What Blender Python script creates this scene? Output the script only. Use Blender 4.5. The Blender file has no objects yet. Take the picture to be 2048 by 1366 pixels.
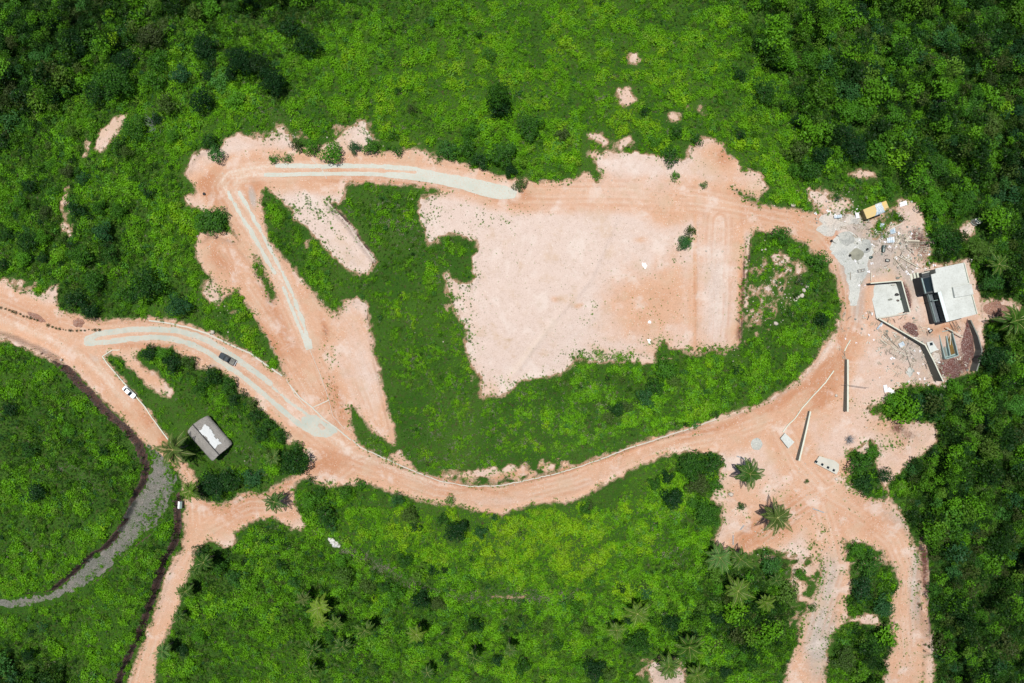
import bpy, math, random
import numpy as np
from mathutils import Vector, Matrix
R = math.radians
random.seed(7); rng = np.random.default_rng(11)
scene = bpy.context.scene
# ------------------------------------------------------------------ camera, sky, sun, exposure
CAMH = 193.3
cam_d = bpy.data.cameras.new("camera"); cam = bpy.data.objects.new("camera", cam_d)
scene.collection.objects.link(cam); scene.camera = cam
cam.location = (0, 0, CAMH); cam.rotation_euler = (0, 0, 0)
cam_d.lens = 24.0; cam_d.sensor_width = 36.0; cam_d.sensor_fit = 'HORIZONTAL'
cam_d.clip_start = 1.0; cam_d.clip_end = 6000.0
SUN_EL, SUN_AZ = 80.0, 318.0      # azimuth clockwise from +Y
world = bpy.data.worlds.new("World"); scene.world = world; world.use_nodes = True
wn = world.node_tree.nodes; wl = world.node_tree.links
bg = wn["Background"]; sky = wn.new("ShaderNodeTexSky"); sky.sky_type = 'NISHITA'; sky.sun_disc = False
sky.sun_elevation = R(SUN_EL); sky.sun_rotation = R(SUN_AZ); sky.altitude = 200
wl.new(sky.outputs[0], bg.inputs[0]); bg.inputs[1].default_value = 0.06
sd = bpy.data.lights.new("sun", 'SUN'); sd.energy = 4.6; sd.angle = R(0.5); sd.color = (1.0, 0.96, 0.90)
sun = bpy.data.objects.new("sun", sd); scene.collection.objects.link(sun); sun.location = (0, 0, 300)
_el, _az = R(SUN_EL), R(SUN_AZ)
_dir = Vector((math.sin(_az)*math.cos(_el), math.cos(_az)*math.cos(_el), math.sin(_el)))
sun.rotation_euler = _dir.to_track_quat('Z', 'Y').to_euler()
scene.view_settings.view_transform = 'Standard'; scene.view_settings.look = 'None'
scene.view_settings.exposure = 0.32; scene.view_settings.gamma = 1.0
scene.cycles.max_bounces = 5; scene.cycles.diffuse_bounces = 3; scene.cycles.glossy_bounces = 2
scene.cycles.transmission_bounces = 3; scene.cycles.transparent_max_bounces = 4
# ------------------------------------------------------------------ helpers
K = 1.5/2048.0
COL = scene.collection
def U(px, py, z=0.0):
    d = CAMH - z
    return ((px-1024)*K*d, -(py-683)*K*d)
def tag(o, label=None, cat=None, group=None, kind=None):
    if label: o["label"] = label
    if cat: o["category"] = cat
    if group: o["group"] = group
    if kind: o["kind"] = kind
    return o
def empty(name, loc, rz=0.0, **kw):
    o = bpy.data.objects.new(name, None); o.empty_display_size = 0.5
    o.location = loc; o.rotation_euler = (0, 0, rz); COL.objects.link(o); tag(o, **kw); return o
def mesh_np(name, V, F, mats=(), attrs=None, smooth=False):
    """V (n,3), F (m,k) same k"""
    me = bpy.data.meshes.new(name); V = np.asarray(V, np.float32); F = np.asarray(F, np.int32)
    n, m, k = len(V), len(F), F.shape[1]
    me.vertices.add(n); me.vertices.foreach_set("co", V.ravel())
    me.loops.add(m*k); me.loops.foreach_set("vertex_index", F.ravel())
    me.polygons.add(m); me.polygons.foreach_set("loop_start", np.arange(0, m*k, k, dtype=np.int32))
    me.polygons.foreach_set("loop_total", np.full(m, k, np.int32))
    if attrs:
        for an, a in attrs.items():
            at = me.attributes.new(an, 'FLOAT', 'POINT'); at.data.foreach_set("value", np.asarray(a, np.float32).ravel())
    me.update(calc_edges=True)
    if smooth: me.polygons.foreach_set("use_smooth", np.ones(m, bool))
    for mt in mats: me.materials.append(mt)
    return me
def obj(name, me, parent=None, loc=(0, 0, 0), rot=(0, 0, 0), scale=(1, 1, 1), **kw):
    o = bpy.data.objects.new(name, me); o.location = loc; o.rotation_euler = rot; o.scale = scale
    COL.objects.link(o); o.parent = parent; tag(o, **kw); return o
class MB:
    """collects boxes, prisms and tubes in one mesh"""
    def __init__(s): s.v = []; s.f = []; s.m = []
    def add(s, vs, fs, mi=0):
        b = len(s.v); s.v += [tuple(v) for v in vs]; s.f += [tuple(b+i for i in f) for f in fs]; s.m += [mi]*len(fs); return s
    def box(s, c, d, rz=0.0, mi=0, taper=1.0):
        x, y, z = d[0]/2, d[1]/2, d[2]/2; ca, sa = math.cos(rz), math.sin(rz); vs = []
        for zz, t in ((-z, 1), (z, taper)):
            for (a, b) in ((-x, -y), (x, -y), (x, y), (-x, y)):
                a *= t; b *= t
                vs.append((c[0]+a*ca-b*sa, c[1]+a*sa+b*ca, c[2]+zz))
        return s.add(vs, [(3, 2, 1, 0), (4, 5, 6, 7), (0, 1, 5, 4), (1, 2, 6, 5), (2, 3, 7, 6), (3, 0, 4, 7)], mi)
    def prism(s, poly, z0, z1, mi=0):
        n = len(poly)
        a = sum(poly[i][0]*poly[(i+1) % n][1]-poly[(i+1) % n][0]*poly[i][1] for i in range(n))
        if a < 0: poly = poly[::-1]
        vs = [(p[0], p[1], z0) for p in poly]+[(p[0], p[1], z1) for p in poly]
        fs = [tuple(range(n))[::-1], tuple(range(n, 2*n))]+[(i, (i+1) % n, n+(i+1) % n, n+i) for i in range(n)]
        return s.add(vs, fs, mi)
    def tube(s, pts, r, n=8, mi=0):
        vs = []; fs = []; pts = [Vector(p) for p in pts]
        rr = r if isinstance(r, (list, tuple)) else [r]*len(pts)
        for i, p in enumerate(pts):
            d = (pts[min(i+1, len(pts)-1)]-pts[max(i-1, 0)]).normalized()
            u = d.orthogonal().normalized(); w = d.cross(u)
            for k in range(n):
                t = 2*math.pi*k/n; vs.append(p+(u*math.cos(t)+w*math.sin(t))*rr[i])
        for i in range(len(pts)-1):
            for k in range(n):
                fs.append((i*n+k, i*n+(k+1) % n, (i+1)*n+(k+1) % n, (i+1)*n+k))
        fs.append(tuple(range(n))[::-1]); fs.append(tuple((len(pts)-1)*n+k for k in range(n)))
        return s.add(vs, fs, mi)
    def mesh(s, name, mats, smooth=False, bevel=0):
        me = bpy.data.meshes.new(name); me.from_pydata(s.v, [], s.f)
        for m in (mats if isinstance(mats, (list, tuple)) else [mats]): me.materials.append(m)
        me.polygons.foreach_set("material_index", s.m)
        if smooth: me.polygons.foreach_set("use_smooth", [True]*len(me.polygons))
        me.update(); return me
    def build(s, name, mats, parent=None, bevel=0.0, **kw):
        o = obj(name, s.mesh(name, mats), parent, **kw)
        if bevel > 0:
            b = o.modifiers.new("bevel", 'BEVEL'); b.width = bevel; b.segments = 2; b.limit_method = 'ANGLE'
        return o
# ---- numpy noise
def _h(ix, iy, s):
    n = (ix.astype(np.int64)*374761393+iy.astype(np.int64)*668265263+s*974634777) & 0x7fffffff
    n = ((n ^ (n >> 13))*1274126177) & 0x7fffffff
    return ((n ^ (n >> 16)) & 0xffff)/65535.0
def vnoise(x, y, s=0):
    x = np.asarray(x, float); y = np.asarray(y, float)
    ix = np.floor(x); iy = np.floor(y); fx = x-ix; fy = y-iy
    fx = fx*fx*(3-2*fx); fy = fy*fy*(3-2*fy)
    a = _h(ix, iy, s); b = _h(ix+1, iy, s); c = _h(ix, iy+1, s); d = _h(ix+1, iy+1, s)
    return (a+(b-a)*fx)+((c+(d-c)*fx)-(a+(b-a)*fx))*fy
def fbm(x, y, s=0, o=3):
    t = 0; a = 0.5; w = 0
    for i in range(o):
        t = t+a*vnoise(x+17.3*i, y-9.1*i, s+i*31); w += a; x = x*2.03; y = y*2.03; a *= 0.5
    return t/w          # 0..1
def ss(a, b, x):
    t = np.clip((x-a)/(b-a), 0, 1); return t*t*(3-2*t)
# ------------------------------------------------------------------ terrain heights (control points: photo px, py, height m)
CP = np.array([
(1100,550,0),(1300,600,0),(950,450,-1),(1400,450,0),(1200,400,0),(1050,680,-1),(1430,640,0),(1300,690,-1),(820,420,-2),(900,800,-6),(1200,800,-6),(1450,760,-4),(1600,600,-1.5),
(700,900,-11),(900,985,-11.5),(1100,980,-10),(1300,900,-7.5),(1500,840,-5.5),(1650,700,-4),(1690,560,-3),
(1620,440,-2),(1720,480,-2.5),(1750,650,-4),(1880,600,-5),(1960,600,-9),(2040,600,-16),(1700,780,-5),(1600,900,-6),
(460,340,-4),(650,340,-3),(900,365,-1.5),(560,600,-7.5),(680,850,-11),(620,480,-5),(430,500,-6),(740,600,-5),
(330,665,-14),(100,620,-17),(260,780,-17),(370,960,-19),(350,1180,-24),(260,1366,-28),(500,790,-13),(420,720,-13),
(100,900,-18),(200,1050,-20),(60,1300,-27),(0,700,-18),(420,870,-17),(550,950,-15),(560,1010,-17),
(1000,200,-6),(1000,0,-14),(600,0,-18),(650,200,-8),(300,100,-18),(0,0,-34),(1500,100,-12),(2000,0,-30),(2000,300,-24),(1350,250,-3),(1750,330,-6),
(200,400,-14),(0,400,-26),(350,450,-9),(200,570,-15),
(1000,1150,-22),(800,1300,-30),(1300,1300,-28),(1550,1000,-8),(1750,1050,-9),(1650,1300,-17),(2000,1000,-20),(2000,1300,-28),(1900,850,-12),(1850,1200,-15),(600,1150,-24),(1300,1050,-14),
(-400,-300,-40),(1000,-500,-32),(2400,-300,-40),(2600,700,-40),(2400,1700,-42),(1000,1900,-46),(-400,1700,-44),(-500,600,-36)], float)
cw = np.array([U(p[0], p[1], p[2]) for p in CP]); ch = CP[:, 2]
def _tps(r2): return 0.5*r2*np.log(r2+1e-9)
_sc = 100.0
_A = _tps(((cw[:, None]-cw[None])**2).sum(-1)/_sc**2)+np.eye(len(cw))*0.02
_P = np.c_[np.ones(len(cw)), cw/_sc]
_M = np.block([[_A, _P], [_P.T, np.zeros((3, 3))]])
_w = np.linalg.solve(_M, np.r_[ch, 0, 0, 0])
def base_h(x, y):
    x = np.atleast_1d(np.asarray(x, float)); y = np.atleast_1d(np.asarray(y, float)); sh = x.shape
    X = np.clip(x.ravel(), -240, 240); Y = np.clip(y.ravel(), -190, 190); out = np.zeros(len(X))
    for i in range(0, len(X), 60000):
        a = X[i:i+60000]; b = Y[i:i+60000]
        r2 = ((a[:, None]-cw[None, :, 0])**2+(b[:, None]-cw[None, :, 1])**2)/_sc**2
        out[i:i+60000] = _tps(r2)@_w[:-3]+_w[-3]+_w[-2]*a/_sc+_w[-1]*b/_sc
    return np.clip(out, -60, 3).reshape(sh)
def G(px, py, dz=0.0):
    """photo pixel -> world xy on the base terrain (+dz)"""
    z = -8.0
    for _ in range(12):
        x, y = U(px, py, z+dz); z = 0.5*z+0.5*float(base_h(x, y)[0])
    return U(px, py, z+dz)
def GP(poly, dz=0.0): return np.array([G(a, b, dz) for a, b in poly])
def sdf(poly, x, y, far=8.0):
    """signed distance, negative inside; only near bbox"""
    P = np.asarray(poly, float); out = np.full(x.shape, far)
    m = (x > P[:, 0].min()-far) & (x < P[:, 0].max()+far) & (y > P[:, 1].min()-far) & (y < P[:, 1].max()+far)
    if not m.any(): return out
    X = x[m]; Y = y[m]; d = np.full(X.shape, 1e9); ins = np.zeros(X.shape, bool); n = len(P)
    for i in range(n):
        ax, ay = P[i]; bx, by = P[(i+1) % n]; ex, ey = bx-ax, by-ay
        t = np.clip(((X-ax)*ex+(Y-ay)*ey)/(ex*ex+ey*ey+1e-12), 0, 1)
        d = np.minimum(d, (X-ax-t*ex)**2+(Y-ay-t*ey)**2)
        c = ((ay > Y) != (by > Y)); c &= X < (bx-ax)*(Y-ay)/((by-ay) if by != ay else 1e-12)+ax
        ins ^= c
    d = np.sqrt(d); out[m] = np.where(ins, -d, d); return out
def pline(pts, x, y, far=8.0):
    """distance to open polyline"""
    P = np.asarray(pts, float); out = np.full(x.shape, far)
    m = (x > P[:, 0].min()-far) & (x < P[:, 0].max()+far) & (y > P[:, 1].min()-far) & (y < P[:, 1].max()+far)
    X = x[m]; Y = y[m]; d = np.full(X.shape, 1e9)
    for i in range(len(P)-1):
        ax, ay = P[i]; ex, ey = P[i+1]-P[i]
        t = np.clip(((X-ax)*ex+(Y-ay)*ey)/(ex*ex+ey*ey+1e-12), 0, 1)
        d = np.minimum(d, (X-ax-t*ex)**2+(Y-ay-t*ey)**2)
    out[m] = np.sqrt(d); return out
# ------------------------------------------------------------------ outlines in the photograph's pixels
OUT_W = [(-260,555),(0,562),(15,562),(28,573),(45,583),(62,577),(75,592),(90,590),(100,578),(112,572),(110,600),(122,622),(145,630),(195,640),(260,640),(300,637),(345,642),(390,655),(425,668),(470,690),(505,708),(540,735),(575,757),(640,815),(700,870),(725,968),(690,968),(660,972),(640,965),(610,955),(592,965),(585,985),(590,1010),(600,1035),(610,1050),(600,1058),(585,1055),(570,1042),(545,1034),(515,1036),(492,1050),(472,1062),(470,1078),(455,1095),(437,1085),(415,1075),(403,1092),(388,1120),(376,1155),(360,1190),(352,1225),(340,1255),(326,1285),(315,1310),(306,1345),(296,1560),(236,1560),(256,1366),(270,1328),(285,1290),(300,1250),(315,1212),(330,1165),(345,1125),(364,1098),(370,1065),(368,1020),(372,995),(370,960),(350,935),(330,920),(305,900),(280,878),(262,852),(230,820),(195,785),(170,760),(145,735),(115,718),(85,703),(50,690),(0,668),(-260,650)]
V_GARDEN = [(207,712),(222,700),(240,711),(258,727),(278,749),(298,769),(315,784),(340,793),(344,782),(328,764),(312,747),(285,734),(266,712),(270,698),(300,692),(345,690),(352,703),(385,714),(396,735),(412,735),(435,735),(450,748),(468,760),(480,780),(497,790),(512,800),(520,818),(545,835),(560,845),(572,862),(578,885),(600,888),(616,905),(618,930),(605,945),(585,955),(560,968),(535,985),(520,992),(500,985),(475,996),(440,1012),(415,1007),(400,988),(396,968),(385,945),(362,918),(345,890),(322,862),(300,830),(275,795),(250,765),(222,735)]
OUT_E = [(373,345),(386,312),(408,302),(440,300),(455,277),(480,270),(500,276),(535,288),(550,265),(562,252),(575,270),(590,295),(640,295),(665,285),(690,268),(700,258),(722,240),(735,248),(730,262),(748,278),(725,296),(760,305),(800,300),(850,305),(875,325),(905,322),(940,335),(975,348),(1015,358),(1060,362),(1100,368),(1150,362),(1170,345),(1195,368),(1205,355),(1192,330),(1188,315),(1212,306),(1270,306),(1330,316),(1362,322),(1378,316),(1372,300),(1395,292),(1402,281),(1420,280),(1440,288),(1455,310),(1475,325),(1482,345),(1500,342),(1520,350),(1532,380),(1515,392),(1485,385),(1468,380),(1490,402),(1520,410),(1560,416),(1600,421),(1636,434),(1650,425),(1700,430),(1722,445),(1745,440),(1790,415),(1800,400),(1830,405),(1845,430),(1850,470),(1862,500),(1850,520),(1840,540),(1870,530),(1935,520),(1960,600),(1965,640),(1965,700),(1945,742),(1900,752),(1880,768),(1850,768),(1800,772),(1765,800),(1735,815),(1745,830),(1800,845),(1868,848),(1872,880),(1850,900),(1820,920),(1795,945),(1775,968),(1782,1000),(1800,1030),(1815,1060),(1835,1110),(1838,1150),(1835,1200),(1850,1250),(1845,1300),(1850,1560),(1550,1560),(1575,1330),(1600,1290),(1600,1245),(1625,1200),(1645,1150),(1640,1115),(1600,1108),(1560,1100),(1525,1093),(1490,1110),(1450,1100),(1428,1078),(1440,1060),(1447,1040),(1445,1015),(1425,995),(1440,960),(1450,930),(1442,905),(1400,900),(1360,905),(1320,912),(1280,930),(1240,950),(1200,970),(1170,992),(1130,1005),(1080,1003),(1040,1014),(1000,1027),(950,1020),(900,1008),(860,1002),(820,990),(775,978),(730,966),(700,955),(650,900),(600,800),(575,757),(565,735),(555,710),(540,680),(520,650),(508,625),(490,600),(470,577),(452,590),(440,600),(432,612),(418,600),(405,585),(412,566),(425,555),(410,540),(395,515),(393,490),(400,470),(430,466),(455,470),(475,480),(468,458),(455,430),(440,420),(400,415),(375,408),(373,395),(392,385),(384,365)]
V_J = [(688,368),(720,364),(780,367),(830,371),(875,379),(905,383),(880,387),(858,391),(843,402),(840,425),(848,455),(860,488),(872,485),(880,468),(902,463),(925,471),(950,480),(958,500),(947,518),(948,545),(957,553),(945,568),(925,573),(908,563),(895,545),(889,548),(902,585),(912,620),(928,645),(934,660),(928,685),(935,715),(950,735),(965,760),(962,795),(978,786),(1000,790),(1022,778),(1032,765),(1060,756),(1100,752),(1130,746),(1142,732),(1148,716),(1172,716),(1200,724),(1240,720),(1262,722),(1285,727),(1305,722),(1312,700),(1322,685),(1345,695),(1368,699),(1382,706),(1400,705),(1420,696),(1450,705),(1472,694),(1480,670),(1478,640),(1485,600),(1488,560),(1492,520),(1498,480),(1506,460),(1520,457),(1545,462),(1580,467),(1605,482),(1632,505),(1655,528),(1672,552),(1682,585),(1684,620),(1675,652),(1658,680),(1638,708),(1618,738),(1595,762),(1560,785),(1535,800),(1498,818),(1465,826),(1430,836),(1390,852),(1340,867),(1300,880),(1255,896),(1200,916),(1150,933),(1100,949),(1050,962),(1000,971),(950,972),(900,964),(860,953),(820,940),(775,920),(735,903),(712,880),(700,850),(697,808),(708,808),(720,832),(745,855),(765,878),(788,884),(786,860),(775,820),(765,780),(755,735),(745,690),(740,650),(733,605),(712,598),(690,605),(678,628),(668,632),(648,612),(620,580),(590,545),(560,510),(540,480),(525,440),(518,400),(522,372),(536,373),(555,390),(575,412),(600,440),(628,468),(658,500),(685,530),(712,546),(735,545),(750,520),(745,510),(720,482),(690,440),(662,415),(655,400),(675,405),(683,395)]
V_MORE = [
 [(1690,905),(1710,895),(1740,880),(1760,895),(1755,930),(1765,965),(1778,985),(1772,1002),(1740,1000),(1710,985),(1700,960),(1705,930)],
 [(1683,1075),(1700,1080),(1740,1085),(1765,1100),(1790,1130),(1800,1170),(1785,1205),(1782,1255),(1790,1290),(1770,1320),(1785,1560),(1650,1560),(1652,1300),(1662,1268),(1695,1235),(1690,1200),(1702,1165),(1690,1125)],
 [(1748,440),(1785,418),(1800,425),(1812,440),(1790,452),(1760,476),(1744,478),(1742,462)],
 [(503,505),(515,510),(520,530),(535,555),(550,585),(550,600),(540,600),(528,575),(512,545)],
 [(1870,536),(1935,522),(1938,528),(1872,542)],
]
D_MORE = [
 [(190,296),(203,262),(228,238),(250,232),(240,258),(217,285),(202,298)],
 [(1258,113),(1272,108),(1280,120),(1270,128),(1260,124)],
 [(1238,182),(1255,180),(1268,200),(1255,210),(1240,206)],
 [(1340,228),(1356,230),(1358,240),(1345,242)],
 [(1176,267),(1205,268),(1218,285),(1210,290),(1190,278)],
 [(1232,290),(1258,274),(1262,282),(1240,298)],
 [(1180,300),(1196,305),(1190,318),(1180,312)],
 [(1958,604),(1985,598),(2020,602),(2040,612),(2030,628),(2008,642),(1962,640)],
 [(1922,460),(1935,448),(1948,450),(1945,466),(1925,480)],
 [(1300,1334),(1310,1322),(1328,1346),(1360,1338),(1370,1350),(1366,1390),(1308,1390)],
 [(1700,348),(1722,340),(1745,345),(1750,352),(1720,356)],
 [(1618,378),(1640,388),(1660,398),(1695,400),(1700,412),(1680,425),(1650,425),(1632,405)],
 [(1838,1080),(1848,1100),(1854,1150),(1850,1220),(1864,1290),(1872,1560),(1846,1560),(1846,1300),(1846,1250),(1834,1200),(1838,1150)],
 [(1480,356),(1498,345),(1516,350),(1530,378),(1515,390),(1490,384)],
 [(528,280),(545,270),(556,250),(566,262),(572,282),(540,292)],
 [(782,908),(800,906),(812,922),(826,938),(800,932)],
 [(645,830),(652,700),(640,690)],
]
GRAV = [(0,1200),(50,1196),(95,1190),(118,1176),(150,1150),(180,1122),(205,1106),(225,1088),(245,1060),(258,1040),(266,1014),(280,990),(294,968),(302,945),(304,915),(296,890),(318,905),(338,925),(352,945),(353,965),(346,992),(332,1020),(312,1050),(290,1070),(262,1092),(236,1117),(202,1148),(162,1176),(110,1198),(80,1207),(50,1213),(0,1217),(-260,1220),(-260,1202)]
F1 = [(-300,640),(0,664),(60,690),(100,712),(130,740),(165,778),(185,800),(210,825),(232,845),(255,866),(272,888),(282,912),(289,938),(284,962),(272,985),(262,1012),(256,1035),(243,1055),(222,1083),(203,1102),(178,1116),(150,1143),(118,1172),(95,1188),(50,1194),(0,1200),(-300,1205)]
F2E = [(352,985),(358,1005),(357,1060),(348,1095),(330,1122),(318,1165),(305,1200),(295,1230),(282,1262),(265,1300),(250,1330),(238,1366),(205,1560)]
F2 = [(-300,1222),(0,1220),(60,1215),(110,1202),(165,1180),(205,1152),(240,1120),(265,1096),(300,1070),(322,1047),(340,1014)]+F2E+[(-300,1560)]
def field(lst, px, py):
    f = np.zeros(px.shape)
    for (a, b, rx, ry, an, am) in lst:
        m = (np.abs(px-a) < max(rx, ry)*2.2) & (np.abs(py-b) < max(rx, ry)*2.2)
        if not m.any(): continue
        c, s = math.cos(R(an)), math.sin(R(an)); dx = px[m]-a; dy = py[m]-b
        u = (dx*c+dy*s)/rx; v = (-dx*s+dy*c)/ry; f[m] += am*np.exp(-(u*u+v*v)*0.9)
    return f
# thinning of the growth inside the green parts (rocky or bare spots)
THIN = [(1560,1120,60,20,0,.45),(1620,1160,24,30,0,.5),(1690,1090,14,20,0,.5),(1790,1120,12,40,0,.5),(1720,900,30,14,0,.5),(1440,990,10,40,0,.4),(1030,1192,70,8,0,.24),(1530,590,38,60,0,.42),(1580,560,36,44,0,.30),(1510,650,20,26,0,.35),(1040,942,100,15,-8,.85),(800,925,26,10,25,.8),(905,590,20,46,0,.4),(950,720,16,50,0,.4),(1230,716,110,8,0,.5),(1630,1130,40,20,0,.5),(1600,1220,24,60,0,.45),(1745,1120,40,20,0,.45),(1740,1240,40,14,0,.5),(1690,1150,10,60,0,.4),(1560,520,40,18,20,.5),(560,275,60,16,0,.5),(700,265,40,20,0,.5),(850,300,50,14,10,.4),(1490,620,14,60,0,.5),(1110,380,50,10,0,.4),(1230,290,50,14,0,.35),(1650,400,40,24,10,.6),(620,440,18,60,-40,.45),(600,490,30,14,0,.25),(700,560,30,14,0,.15),(950,950,120,14,0,.4),(1560,1160,30,10,0,.4),(1720,1130,30,10,0,.3),(1730,1240,30,10,0,.3),(1350,240,20,14,0,.3),(1250,200,30,20,0,.4),(130,420,8,60,5,.5),(170,300,10,30,20,.5),(1395,215,30,20,30,.3),(140,450,6,60,0,.4),(600,100,1,1,0,0),(1800,470,40,30,0,.7),(1330,1340,50,30,0,.6),(50,575,40,20,20,.4),(470,620,20,14,0,.3),(1750,890,30,14,0,.3),(1830,880,40,20,0,.3)]
def PXY0(x, y, z):
    d = (CAMH-z)*K; return x/d+1024, 683-y/d
# ------------------------------------------------------------------ terrain grid
def axis(a, step, ext):
    c = list(np.arange(-a, a+1e-6, step)); s = step; l = c[-1]; out = []
    while l < ext: s *= 1.35; l += s; out.append(l)
    return np.array([-v for v in out[::-1]]+c+out)
STEP = 0.5
gx = axis(204, STEP, 2500); gy = axis(146, STEP, 2500)
NX, NY = len(gx), len(gy)
X, Y = np.meshgrid(gx, gy); X = X.ravel(); Y = Y.ravel()
H = base_h(X, Y)
# raised fields behind cut banks
d1 = sdf(GP(F1, 3.2), X, Y, 30.0)
H += 3.0*ss(0.0, 1.0, -d1+fbm(X/3, Y/3, 5)*1.2-0.6)*(1-0.6*ss(6, 30, -d1))
f2 = GP(F2, 2.2); d2 = sdf(f2, X, Y, 30.0); d2e = pline(GP(F2E, 2.2), X, Y, 30.0)
H += np.where(d2 < 0, 3.2*ss(0.0, 1.3, d2e+fbm(X/3, Y/3, 6)*1.0-0.5)*(1-ss(6, 24, d2e)), 0)
# dirt signed distance
dirt = sdf(GP(OUT_W), X, Y); dirt = np.maximum(dirt, -sdf(GP(V_GARDEN), X, Y))
dirt = np.minimum(dirt, sdf(GP(OUT_E), X, Y)); dirt = np.maximum(dirt, -sdf(GP(V_J), X, Y))
for p in V_MORE: dirt = np.maximum(dirt, -sdf(GP(p), X, Y))
for p in D_MORE: dirt = np.minimum(dirt, sdf(GP(p), X, Y))
grav = sdf(GP(GRAV), X, Y)
DIRT = dirt+1.5*(fbm(X/3.2, Y/3.2, 3, 3)-0.5)+1.7*(fbm(X/1.0, Y/1.0, 8, 2)-0.5)
_px, _py = PXY0(X, Y, H); _th = np.clip(field(THIN, _px, _py), 0, 1); _nf = fbm(X/1.7, Y/1.7, 9, 3)
DIRT = np.where(_th > .15, np.minimum(DIRT, (0.60-_nf*(0.48+_th))*5), DIRT)
GRVN = grav+0.15+1.6*(fbm(X/2.5, Y/2.5, 13, 3)-0.5)+1.4*(vnoise(X/.9, Y/.9, 14)-.5)
# relief : undulation in the green, bumps, smooth on the roads
green = ss(0.0, 4.0, np.minimum(dirt, grav))
inb = (np.abs(X) < 260) & (np.abs(Y) < 200)
H += green*((fbm(X/14, Y/14, 21, 3)-0.5)*3.2+(fbm(X/4, Y/4, 22, 2)-0.5)*1.0)*inb
H += (1-green)*(fbm(X/6, Y/6, 23, 2)-0.5)*0.35*(dirt < 1)
H -= 0.35*ss(0.3, 1.2, -dirt)*(dirt < 0)            # roads sit slightly below the growth
for (pts, hh_, wd, dz_) in [([(1391,445),(1391,560),(1388,700)], .35, .5, -.5), ([(1497,470),(1488,560),(1480,640),(1474,690)], .9, .8, 0), ([(660,412),(690,442),(720,482),(748,520)], 1.2, .7, 0), ([(735,605),(745,690),(765,785),(786,880)], .5, .6, 0),
    ([(1230,440),(1180,560),(1100,650),(1020,760)], .3, .8, 0), ([(378,345),(388,316),(410,304)], .8, .9, 0), ([(405,480),(420,468),(470,482),(500,520),(540,600)], .7, .8, 0), ([(1480,1075),(1520,1050),(1560,1030)], -.4, .7, 0), ([(1425,905),(1360,910),(1280,935),(1200,975),(1120,1008),(1040,1018)], .3, .7, 0), ([(1840,1060),(1846,1140),(1844,1220),(1856,1300)], 2.0, 1.6, 0), ([(1400,860),(1300,889),(1200,923),(1100,955),(1000,976),(900,970),(800,940)], -.3, .5, 0)]:
    dl = pline(GP(pts), X, Y); H += hh_*np.exp(-(dl/wd)**2)*(1+.6*(vnoise(X/1.5, Y/1.5, 77)-.5))
# long sheet outside the view falls to the plain
rr = np.sqrt(X**2+Y**2); H = np.where(rr > 260, H-ss(260, 1800, rr)*25, H)
HG = H.reshape(NY, NX)
ix0 = int(np.argmin(np.abs(gx+204))); iy0 = int(np.argmin(np.abs(gy+146)))
def hz(x, y):
    x = np.atleast_1d(np.asarray(x, float)); y = np.atleast_1d(np.asarray(y, float))
    fx = np.clip((x+204)/STEP, 0, 815.999); fy = np.clip((y+146)/STEP, 0, 583.999)
    i = fx.astype(int); j = fy.astype(int); u = fx-i; v = fy-j; i = i+ix0; j = j+iy0
    return (HG[j, i]*(1-u)+HG[j, i+1]*u)*(1-v)+(HG[j+1, i]*(1-u)+HG[j+1, i+1]*u)*v
def smp(A, x, y):
    A = A.reshape(NY, NX); fx = np.clip((x+204)/STEP, 0, 815.999); fy = np.clip((y+146)/STEP, 0, 583.999)
    i = fx.astype(int); j = fy.astype(int); u = fx-i; v = fy-j; i = i+ix0; j = j+iy0
    return (A[j, i]*(1-u)+A[j, i+1]*u)*(1-v)+(A[j+1, i]*(1-u)+A[j+1, i+1]*u)*v
def T(px, py, dz=0.0):
    """photo pixel -> point on the finished terrain, dz above it"""
    z = -8.0
    for _ in range(14):
        x, y = U(px, py, z+dz); z = 0.5*z+0.5*float(hz(x, y)[0])
    x, y = U(px, py, z+dz); return (x, y, float(hz(x, y)[0])+dz)
def PXY(x, y, z):
    """world -> photo pixel (arrays)"""
    d = (CAMH-z)*K; return x/d+1024, 683-y/d
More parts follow.
